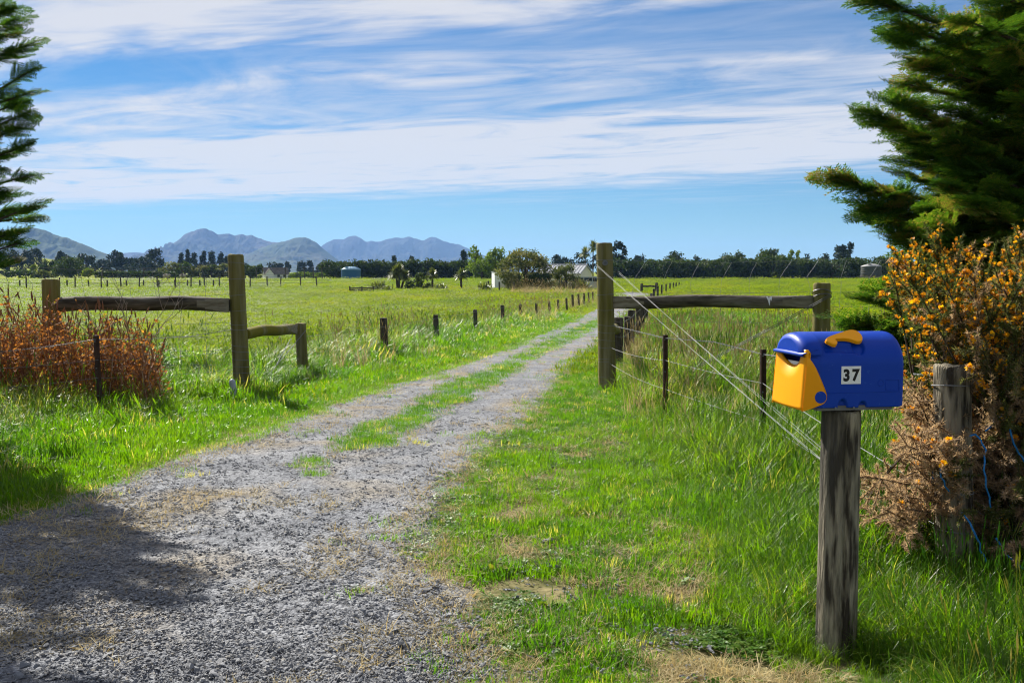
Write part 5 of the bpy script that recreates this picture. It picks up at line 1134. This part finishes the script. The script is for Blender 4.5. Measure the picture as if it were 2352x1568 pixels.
# ------------------------------------------------------------------ grass, clover, gravel (instanced: nobody could count it)
hidden = bpy.data.collections.new('sources')        # never linked to the scene: only the point clouds below use it
def blade_mesh(name, n, hmin, hmax, rad, w, bend, mat, seg=4, seed_heads=0, spread=.5):
    r = np.random.default_rng(abs(hash(name)) % 1000 if False else sum(map(ord, name))); g = Geo()
    for i in range(n):
        th = r.random() * 6.283; rr = rad * math.sqrt(r.random()); b = np.array([rr * math.cos(th), rr * math.sin(th), -.01])
        az = th + r.normal() * 1.0; out = np.array([math.cos(az), math.sin(az), 0]); side = np.array([-math.sin(az), math.cos(az), 0]); h = hmin + (hmax - hmin) * r.random() ** 1.2; ww = w * (.6 + .7 * r.random()); bd = bend * (.3 + 1.1 * r.random())
        V = []; p = b.copy(); ang = spread * r.random() * .6
        for k in range(seg + 1):
            t = k / seg; wk = ww * (1 - t ** 2.2) * (1 if t > 0 else .8)
            if k == seg: V.append(p)
            else: V += [p - side * wk, p + side * wk]
            a = min(2.3, ang + bd * (t ** 1.3) * 1.6); p = p + (out * math.sin(a) + np.array([0, 0, math.cos(a)])) * h / seg
        Q = [(2 * k, 2 * k + 1, 2 * k + 3, 2 * k + 2) for k in range(seg - 1)]; g.add(np.array(V), [(2 * seg - 2, 2 * seg - 1, 2 * seg)], Q)
    for i in range(seed_heads):
        th = r.random() * 6.283; l = hmax * (1.0 + .35 * r.random()); e = np.array([math.cos(th) * .18 * l, math.sin(th) * .18 * l, l]); g.tube([(0, 0, 0), tuple(e * .5 + np.array([0, 0, l * .06])), tuple(e)], [.0014, .0012, .001], 3, False)
        g.tube([tuple(e), tuple(e * 1.06), tuple(e * 1.14)], [.002, .006, .001], 4, False)
    me = g.mesh(name); me.materials.append(MATS[mat]); o = bpy.data.objects.new(name, me); hidden.objects.link(o); return o
def leaf_mesh(name, n, rad, size, h, mat):
    r = np.random.default_rng(sum(map(ord, name))); g = Geo()
    for i in range(n):
        th = r.random() * 6.283; rr = rad * math.sqrt(r.random()); c = np.array([rr * math.cos(th), rr * math.sin(th), h * (.3 + .7 * r.random())])
        for k in range(3):
            a = th + k * 2.094 + r.random() * .4; d = np.array([math.cos(a), math.sin(a), .15 * r.normal()]); s = np.array([-math.sin(a), math.cos(a), .25 * r.normal()]); l = size * (.7 + .6 * r.random())
            g.add([c, c + d * l * .6 - s * l * .42, c + d * l, c + d * l * .6 + s * l * .42], None, [(0, 1, 2, 3)])
    me = g.mesh(name); me.materials.append(MATS[mat]); o = bpy.data.objects.new(name, me); hidden.objects.link(o); return o
def stone_mesh(name, seed):
    """a handful of crushed stones lying round the origin (unit: one stone's radius)"""
    r = np.random.default_rng(seed); g = Geo()
    for j in range(9):
        bm = bmesh.new(); pts = r.normal(size=(13, 3)); pts /= np.linalg.norm(pts, axis=1, keepdims=True); pts *= np.array([1, .75 + .2 * r.random(), .40 + .2 * r.random()]) * (.85 + .3 * r.random((13, 1)))
        for p in pts: bm.verts.new(p)
        bmesh.ops.convex_hull(bm, input=bm.verts); bmesh.ops.triangulate(bm, faces=bm.faces); bm.verts.index_update()
        k = .45 + .95 * r.random() ** 1.6 if j else 1.5; a = r.random() * 6.283; q = 5.5 * math.sqrt(r.random()) if j else 0
        rot = np.array(Matrix.Rotation(r.random() * 6.283, 3, 'Z') @ Matrix.Rotation(r.normal() * .25, 3, 'X'))
        V = np.array([v.co[:] for v in bm.verts]) @ rot.T * k + np.array([q * math.cos(a), q * math.sin(a), k * .15]); F = [[v.index for v in f.verts] for f in bm.faces if len(f.verts) == 3]; bm.free()
        g.add(V, F, None, float(np.clip(.66 + .18 * r.normal(), .28, 1)))
    me = g.mesh(name); me.materials.append(MATS['stone']); o = bpy.data.objects.new(name, me); hidden.objects.link(o); return o
def instance_cloud(name, label, cat, pts, rot, scl, tint, idx, sources):
    """one object whose points carry copies of the source meshes"""
    pts = np.asarray(pts, np.float32); n = len(pts); me = bpy.data.meshes.new(name); me.vertices.add(n); me.vertices.foreach_set('co', pts.ravel())
    for nm, ty, arr, key in (('rot', 'FLOAT_VECTOR', rot, 'vector'), ('scl', 'FLOAT_VECTOR', scl, 'vector'), ('tint', 'FLOAT', tint, 'value'), ('pick', 'INT', idx, 'value')):
        a = me.attributes.new(nm, ty, 'POINT'); a.data.foreach_set(key, np.asarray(arr, np.int32 if ty == 'INT' else np.float32).ravel())
    o = bpy.data.objects.new(name, me); C.objects.link(o); tag(o, label, cat, kind='stuff')
    ng = bpy.data.node_groups.new(name, 'GeometryNodeTree'); ng.interface.new_socket('Geometry', in_out='INPUT', socket_type='NodeSocketGeometry'); ng.interface.new_socket('Geometry', in_out='OUTPUT', socket_type='NodeSocketGeometry')
    N = ng.nodes.new; L = ng.links.new; gi, go = N('NodeGroupInput'), N('NodeGroupOutput')
    m2p = N('GeometryNodeMeshToPoints'); L(gi.outputs[0], m2p.inputs[0]); ip = N('GeometryNodeInstanceOnPoints'); L(m2p.outputs[0], ip.inputs['Points'])
    gti = N('GeometryNodeGeometryToInstance')
    for s in reversed(sources):                     # joined in list order, so 'pick' addresses them
        oi = N('GeometryNodeObjectInfo'); oi.inputs['Object'].default_value = s; oi.inputs['As Instance'].default_value = False; L(oi.outputs['Geometry'], gti.inputs[0])
    L(gti.outputs[0], ip.inputs['Instance']); ip.inputs['Pick Instance'].default_value = True
    def attr(nm, ty):
        a = N('GeometryNodeInputNamedAttribute'); a.data_type = ty; a.inputs['Name'].default_value = nm; return a.outputs['Attribute']
    L(attr('pick', 'INT'), ip.inputs['Instance Index']); L(attr('scl', 'FLOAT_VECTOR'), ip.inputs['Scale'])
    e2r = N('FunctionNodeEulerToRotation'); L(attr('rot', 'FLOAT_VECTOR'), e2r.inputs[0]); L(e2r.outputs[0], ip.inputs['Rotation'])
    L(ip.outputs[0], go.inputs[0]); md = o.modifiers.new('scatter', 'NODES'); md.node_group = ng
    return o
def candidates(n, d0, d1, power=1.0, margin=1.25, xshift=0.0):
    """ground points, denser near the viewer, a little wider than the view"""
    u = rng.random(n)
    d = (d0 ** (2 - power) + u * (d1 ** (2 - power) - d0 ** (2 - power))) ** (1 / (2 - power)) if abs(power - 2) > 1e-6 else d0 * (d1 / d0) ** u
    hw = .514 * margin; x = rng.uniform(-hw, hw, n) * d + rng.uniform(-.6, .6, n); return x, d
def tall_start(y): return np.interp(y, [2, 3.8, 5.3, 7, 9, 13, 20, 30, 60], [.95, .85, .85, .90, 1.0, 1.3, 2.45, 4.2, 9])
def zones(x, y):
    """gravel depth, strip depth, and how tall the grass grows (0..1)"""
    gd = gravel_depth(x, y); st = strip_in(x, y); nz = fbm(x, y, .8, 41)
    left = xl(y) - x
    tallL = np.clip((left - (.55 + .5 * nz) * np.clip(y / 9, .6, 1.2)) / 1.3, 0, 1)
    tallR = np.clip((x - tall_start(y) - (nz - .5) * .5) / .55, 0, 1)
    tall = np.where(x < xl(y), tallL, np.where(x > xr(y), tallR, 0)); return gd, st, tall, nz
def place(x, y, z0=0.0): return np.stack([x, y, T(x, y) + z0], -1)
def rots(n, tilt=.12): return np.stack([rng.normal(size=n) * tilt, rng.normal(size=n) * tilt, rng.random(n) * 6.283], -1)
# -- long grass along fences and verges
tallS = [blade_mesh(f'tall_tuft_{c}', 80, .22, .74, .24, .0052, 1.5, 'blade', 6) for c in 'abcd'] + [blade_mesh('tall_tuft_seed', 60, .24, .66, .24, .004, 1.2, 'blade', 5, 6)]
def long_grass():
    x, y = candidates(32000, 2.4, 34, 1.35)
    gd, st, tall, nz = zones(x, y)
    fence_row = (y > 15) & (((x < xl(y)) & (xl(y) - x < 3.4)) | ((x > xr(y)) & (x - xr(y) < 5.5)))
    keep = (gd < -.25) & (tall > .12) & (rng.random(len(x)) < .35 + .65 * tall) & ((y < 15.5) | fence_row)
    x, y, tall, nz = x[keep], y[keep], tall[keep], nz[keep]; n = len(x)
    s = (.30 + .48 * tall) * (.65 + .5 * rng.random(n)) * (.38 + 1.2 * fbm(x, y, .7, 77)) * np.where(y > 15, .85, 1.0)
    s *= np.where((x > 0) & (y < 11), .72, 1) * np.where((x < 0) & (y < 12.4), .68, 1); s *= 1 - .72 * np.exp(-(((x - mb_b.x + .05) / .28) ** 2 + ((y - mb_b.y + .30) / .34) ** 2))
    tint = np.clip(.53 + .24 * (fbm(x, y, .6, 55) - .5) * 2 + rng.normal(size=n) * .12 + np.where((x > .9) & (y < 30), .10, 0), 0, .68)
    dry = (rng.random(n) < .06 + .18 * ((fbm(x, y, .45, 91) > .58) & (y > 8.5))); tint = np.where(dry, .82 + .18 * rng.random(n), tint)
    wide = 1 + np.clip((y - 8) / 25, 0, .9)
    instance_cloud('long_grass', 'long rank grass along the fences and verges', 'grass', place(x, y), rots(n, .14), np.stack([s * wide, s * wide, s], -1), tint, rng.integers(0, 5, n) if True else 0, tallS)
    print('long grass', n)
long_grass()
# -- short lawn-like grass on verges and the middle strip
shortS = [blade_mesh(f'short_tuft_{c}', 80, .03, .10, .16, .0026, 1.0, 'blade', 3) for c in 'abcd']
def short_grass():
    x, y = candidates(52000, 2.3, 40, 1.5)
    gd, st, tall, nz = zones(x, y); patch = fbm(x, y, 2.6, 63); big = fbm(x, y, .9, 66)
    verge = (gd < 0) & (tall < .9)
    right_near = (x > xr(y)) & (y < 9); bare = right_near & (patch < .36 + .07 * np.clip((6 - y) / 3, 0, 1)); bare |= right_near & (x > .5) & (y < 4.1) & (big < .48)
    ingr = (gd > 0) & (gd < .5) & (patch > .60 + gd * .25)
    keep = (verge & ~bare) | (st > 0) | ingr
    keep &= rng.random(len(x)) < np.where(st > 0, np.clip(.3 + st / .16, 0, 1), np.where(ingr, .35, 1.0))
    x, y, st, tall, nz, gd, patch = (a[keep] for a in (x, y, st, tall, nz, gd, patch)); n = len(x)
    s = (.55 + .6 * rng.random(n)) * (1 + .8 * tall) * np.where((gd > -.25), .62, 1.0) * np.where(x > xr(y), .8, 1.1) * np.where(x < xl(y), 1.25, 1)
    tint = np.clip(.52 + .28 * (fbm(x, y, 1.2, 15) - .5) * 2 + rng.normal(size=n) * .12 + np.where((gd > -.12) & (st <= 0), .08, 0) + np.where(st > 0, .0, 0), 0, .95)
    tint = np.where(rng.random(n) < .05, .92 + .08 * rng.random(n), np.minimum(tint, .66)); wide = 1 + np.clip((y - 7) / 20, 0, 1.2)
    instance_cloud('short_grass', 'short bright grass on the verges and between the wheel tracks', 'grass', place(x, y, .004 + np.where(st > 0, .018, 0)), rots(n, .2), np.stack([s * wide, s * wide, s], -1), tint, rng.integers(0, 4, n), shortS)
    print('short grass', n)
short_grass()
cloverS = [leaf_mesh(f'clover_{c}', 16, .06, .014, .025, 'clover') for c in 'abc']
def clover():
    x, y = candidates(60000, 2.3, 12, 1.5); gd, st, tall, nz = zones(x, y); patch = fbm(x, y, 1.9, 83)
    keep = ((gd < .08) & (tall < .5) & (patch > .40) & (x > xr(y) - .1)) | ((st > 0.03) & (patch > .52)) | ((gd < -.1) & (x < xl(y)) & (patch > .62) & (tall < .7))
    x, y, patch = x[keep], y[keep], patch[keep]; n = len(x); s = .5 + .6 * rng.random(n); k2 = rng.random(n) < np.clip((patch - .44) * 6, .15, .75); x, y, s = x[k2], y[k2], s[k2]; n = len(x)
    instance_cloud('clover', 'low clover mats in the driveway verge', 'clover', place(x, y, .006), rots(n, .15), np.stack([s, s, s], -1), np.clip(.56 + rng.normal(size=n) * .12, 0, .8), rng.integers(0, 3, n), cloverS); print('clover', n)
clover()
strawS = [blade_mesh(f'straw_{c}', 14, .05, .14, .06, .0018, 1.6, 'straw', 3, 0, 2.2) for c in 'abc']
def straw():
    x, y = candidates(70000, 2.3, 24, 1.5); gd, st, tall, nz = zones(x, y); p = fbm(x, y, 1.6, 29)
    edge = (np.abs(gd) < .22) & (rng.random(len(x)) < .6); rn = (x > xr(y)) & (tall < .35) & (p > .5) & (rng.random(len(x)) < .7); ing = (gd > 0) & (p > .60) & (rng.random(len(x)) < .45); ste = (np.abs(st) < .12) & (rng.random(len(x)) < .6)
    keep = edge | rn | ing | ste; x, y = x[keep], y[keep]; n = len(x); s = .5 + .55 * rng.random(n)
    instance_cloud('dry_grass_litter', 'dry straw litter along the gravel edges', 'straw', place(x, y, .016), rots(n, .3), np.stack([s, s, s * .55], -1), rng.random(n), rng.integers(0, 3, n), strawS); print('straw', n)
straw()
# -- dry seeding grass behind the rails
hayS = [blade_mesh(f'hay_{c}', 16, .35, .75, .1, .0032, .6, 'straw', 4, 4) for c in 'abc']
def hay():
    x, y = candidates(26000, 8, 95, 1.2, 1.1); p = fbm(x, y, .3, 19)
    k1 = (x > 1.6) & (x > xr(y) + 1.0) & (y > 13.5) & (y < 22) & (x < 9) & (rng.random(len(x)) < .4)
    k2 = (y > 15) & (y < 70) & (xl(y) - x > .9) & (xl(y) - x < 3.2) & (p > .45) & (rng.random(len(x)) < .2); k2 &= (gravel_depth(x, y) < -.4)
    k3 = (y > 84) & (y < 95) & (x > 0) & (x < 8) & (rng.random(len(x)) < .3); k4 = (x > 1.2) & (y > 6) & (y < 13) & (x < 5) & (rng.random(len(x)) < .14)
    keep = k1 | k2 | k3 | k4; x, y = x[keep], y[keep]; n = len(x); s = (.5 + .4 * rng.random(n)) * np.where(y > 60, 1.5, 1); w = 1 + np.clip((y - 10) / 20, 0, 2)
    instance_cloud('seeding_grass', 'dry pale seeding grass behind the rails and along the drive fence', 'grass', place(x, y), rots(n, .15), np.stack([s * w, s * w, s], -1), rng.random(n) * .7, rng.integers(0, 3, n), hayS); print('hay', n)
hay()
# -- grazed pasture
pastS = [blade_mesh(f'pasture_tuft_{c}', 60, .05, .17, .3, .006, 1.0, 'pasture_blade', 3) for c in 'abcd']
def pasture():
    x, y = candidates(60000, 12, 175, 1.55, 1.15); gd = gravel_depth(x, y)
    ok = ((y > 60) | (gd < -.3)) & ~((y > 76) & (y < 91) & (x > xl(y) - .3) & (x < xr(y) + .3)) & (strip_in(x, y) < 0)
    near_house = (((x - 6) / 6) ** 2 + ((y - 117) / 8) ** 2) < 1
    keep = ok & ~near_house & ((y > 15) | (np.abs(x) > 2.5)); x, y = x[keep], y[keep]; n = len(x); lod = 1 + np.clip((y - 15) / 28, 0, 5.0)
    s = (.7 + .6 * rng.random(n)) * (.75 + .6 * fbm(x, y, .25, 34)); hz = s * np.clip(.55 + .15 * lod, .6, 1.1) * np.where(y > 30, .42, np.where(y > 20, .6, .85))
    tint = np.clip(.45 + .35 * (fbm(x, y * .35, .22, 12) - .5) * 2 + rng.normal(size=n) * .05, 0, 1)
    clump = (fbm(x, y, .55, 71) > .68) & (rng.random(n) < .6); tint = np.where(clump, tint * .25, tint); hz = np.where(clump, hz * 1.5, hz)
    instance_cloud('pasture_grass', 'grazed bright green pasture grass beyond the gate', 'grass', place(x, y), rots(n, .1), np.stack([s * lod, s * lod, hz], -1), tint, rng.integers(0, 4, n), pastS); print('pasture', n)
pasture()
# -- loose gravel
stoneS = [stone_mesh(f'stone_{c}', 10 + i) for i, c in enumerate('abcdefghij')]
def gravel():
    x, y = candidates(150000, 2.5, 26, 1.85, 1.15); gd, st, tall, nz = zones(x, y); p = fbm(x, y, .9, 8)
    track = fbm(x * .6, y * .6, 1.0, 88)
    keep = ((gd > -.05) & (st < .05) & (rng.random(len(x)) < np.clip(.25 + 1.5 * (p - .30), .12, 1) * np.clip(1.25 - (y - 4) * .11, .22, 1))) | ((gd > -.9) & (x > xr(y)) & (y < 5.5) & (rng.random(len(x)) < .04))
    x, y, gd, p = x[keep], y[keep], gd[keep], p[keep]; n = len(x)
    s = .0030 + .0052 * rng.random(n) ** 2.4 + np.where(rng.random(n) < .003, .008, 0); s *= np.where(y < 5.0, 1.12, .92) * np.clip(1.15 - (y - 5) * .035, .75, 1.12)
    tint = np.clip(.46 + .22 * rng.normal(size=n), 0, .92); tint = np.where(rng.random(n) < .04, 1, tint); tint = np.where(s > .017, tint * .55, tint)
    instance_cloud('gravel', 'loose grey crushed gravel on the driveway', 'gravel', place(x, y, .026 + s * .18), rots(n, .25), np.stack([s, s, s], -1), tint, rng.integers(0, 10, n), stoneS); print('gravel', n)
gravel()

# ------------------------------------------------------------------ small things lying and growing on the verge
def verge_bits():
    a, b = gnd(1396, 1268), gnd(1444, 1291); g = Geo(); g.tube([Vector((0, 0, .02)), (b - a) * .4 + Vector((0, .01, .03)), (b - a) * .75 + Vector((0, -.005, .022)), (b - a) + Vector((0, 0, .018))], [.005, .0065, .006, .003], 7)
    o = g.build('dry_stick', 'dead_twig', None, True); o.location = a; tag(o, 'thin dry stick lying on the short grass right of the gravel', 'stick')
    for px, py, L, lab in ((1247, 1400, .13, 'broad leaved weed rosette nearest the gravel at the bottom'), (1135, 1318, .11, 'broad leaved weed rosette in the short grass by the gravel edge'), (1690, 1180, .17, 'broad leaved weed in the long grass left of the mailbox post'), (420, 985, .16, 'broad leaved weed on the left verge below the grey pipe')):
        p = gnd(px, py); g = Geo()
        for k in range(11):
            th = k * 2.4 + rng.random(); el = rng.uniform(.25, 1.1); d = Vector((math.cos(th) * math.cos(el), math.sin(th) * math.cos(el), math.sin(el))); sd_ = d.cross(Vector((0, 0, 1))).normalized(); l = L * rng.uniform(.7, 1.1); w = l * .17
            q = [Vector((0, 0, 0)), d * l * .35, d * l * .7 + Vector((0, 0, -.05 * l)), d * l + Vector((0, 0, -.22 * l))]
            g.add([q[0], q[1] - sd_ * w, q[1] + sd_ * w, q[2] - sd_ * w * .9, q[2] + sd_ * w * .9, q[3]], [(0, 1, 2), (3, 5, 4)], [(1, 3, 4, 2)], rng.uniform(.4, .9))
        root = tag(empty('broadleaf_weed', p), lab, 'weed', 'broad leaved weeds on the verges'); g.build('leaves', 'bright_leaf', root)['kind'] = 'stuff'
verge_bits()

# ------------------------------------------------------------------ the air between here and the mountains
def haze():
    g = Geo(); g.box((0, 4250, 118), (11000, 8700, 246)); o = g.build('haze', None); m = bpy.data.materials.new('haze_air'); m.use_nodes = True; nt = m.node_tree; nt.nodes.clear()
    out = nt.nodes.new('ShaderNodeOutputMaterial'); v = nt.nodes.new('ShaderNodeVolumePrincipled'); v.inputs['Color'].default_value = (.28, .49, 1.0, 1); v.inputs['Density'].default_value = HAZE; v.inputs['Anisotropy'].default_value = 0.1
    nt.links.new(v.outputs[0], out.inputs['Volume']); o.data.materials.append(m); tag(o, 'thin blue air haze in front of the mountains', 'haze', kind='stuff')
HAZE = 0.0001
haze()
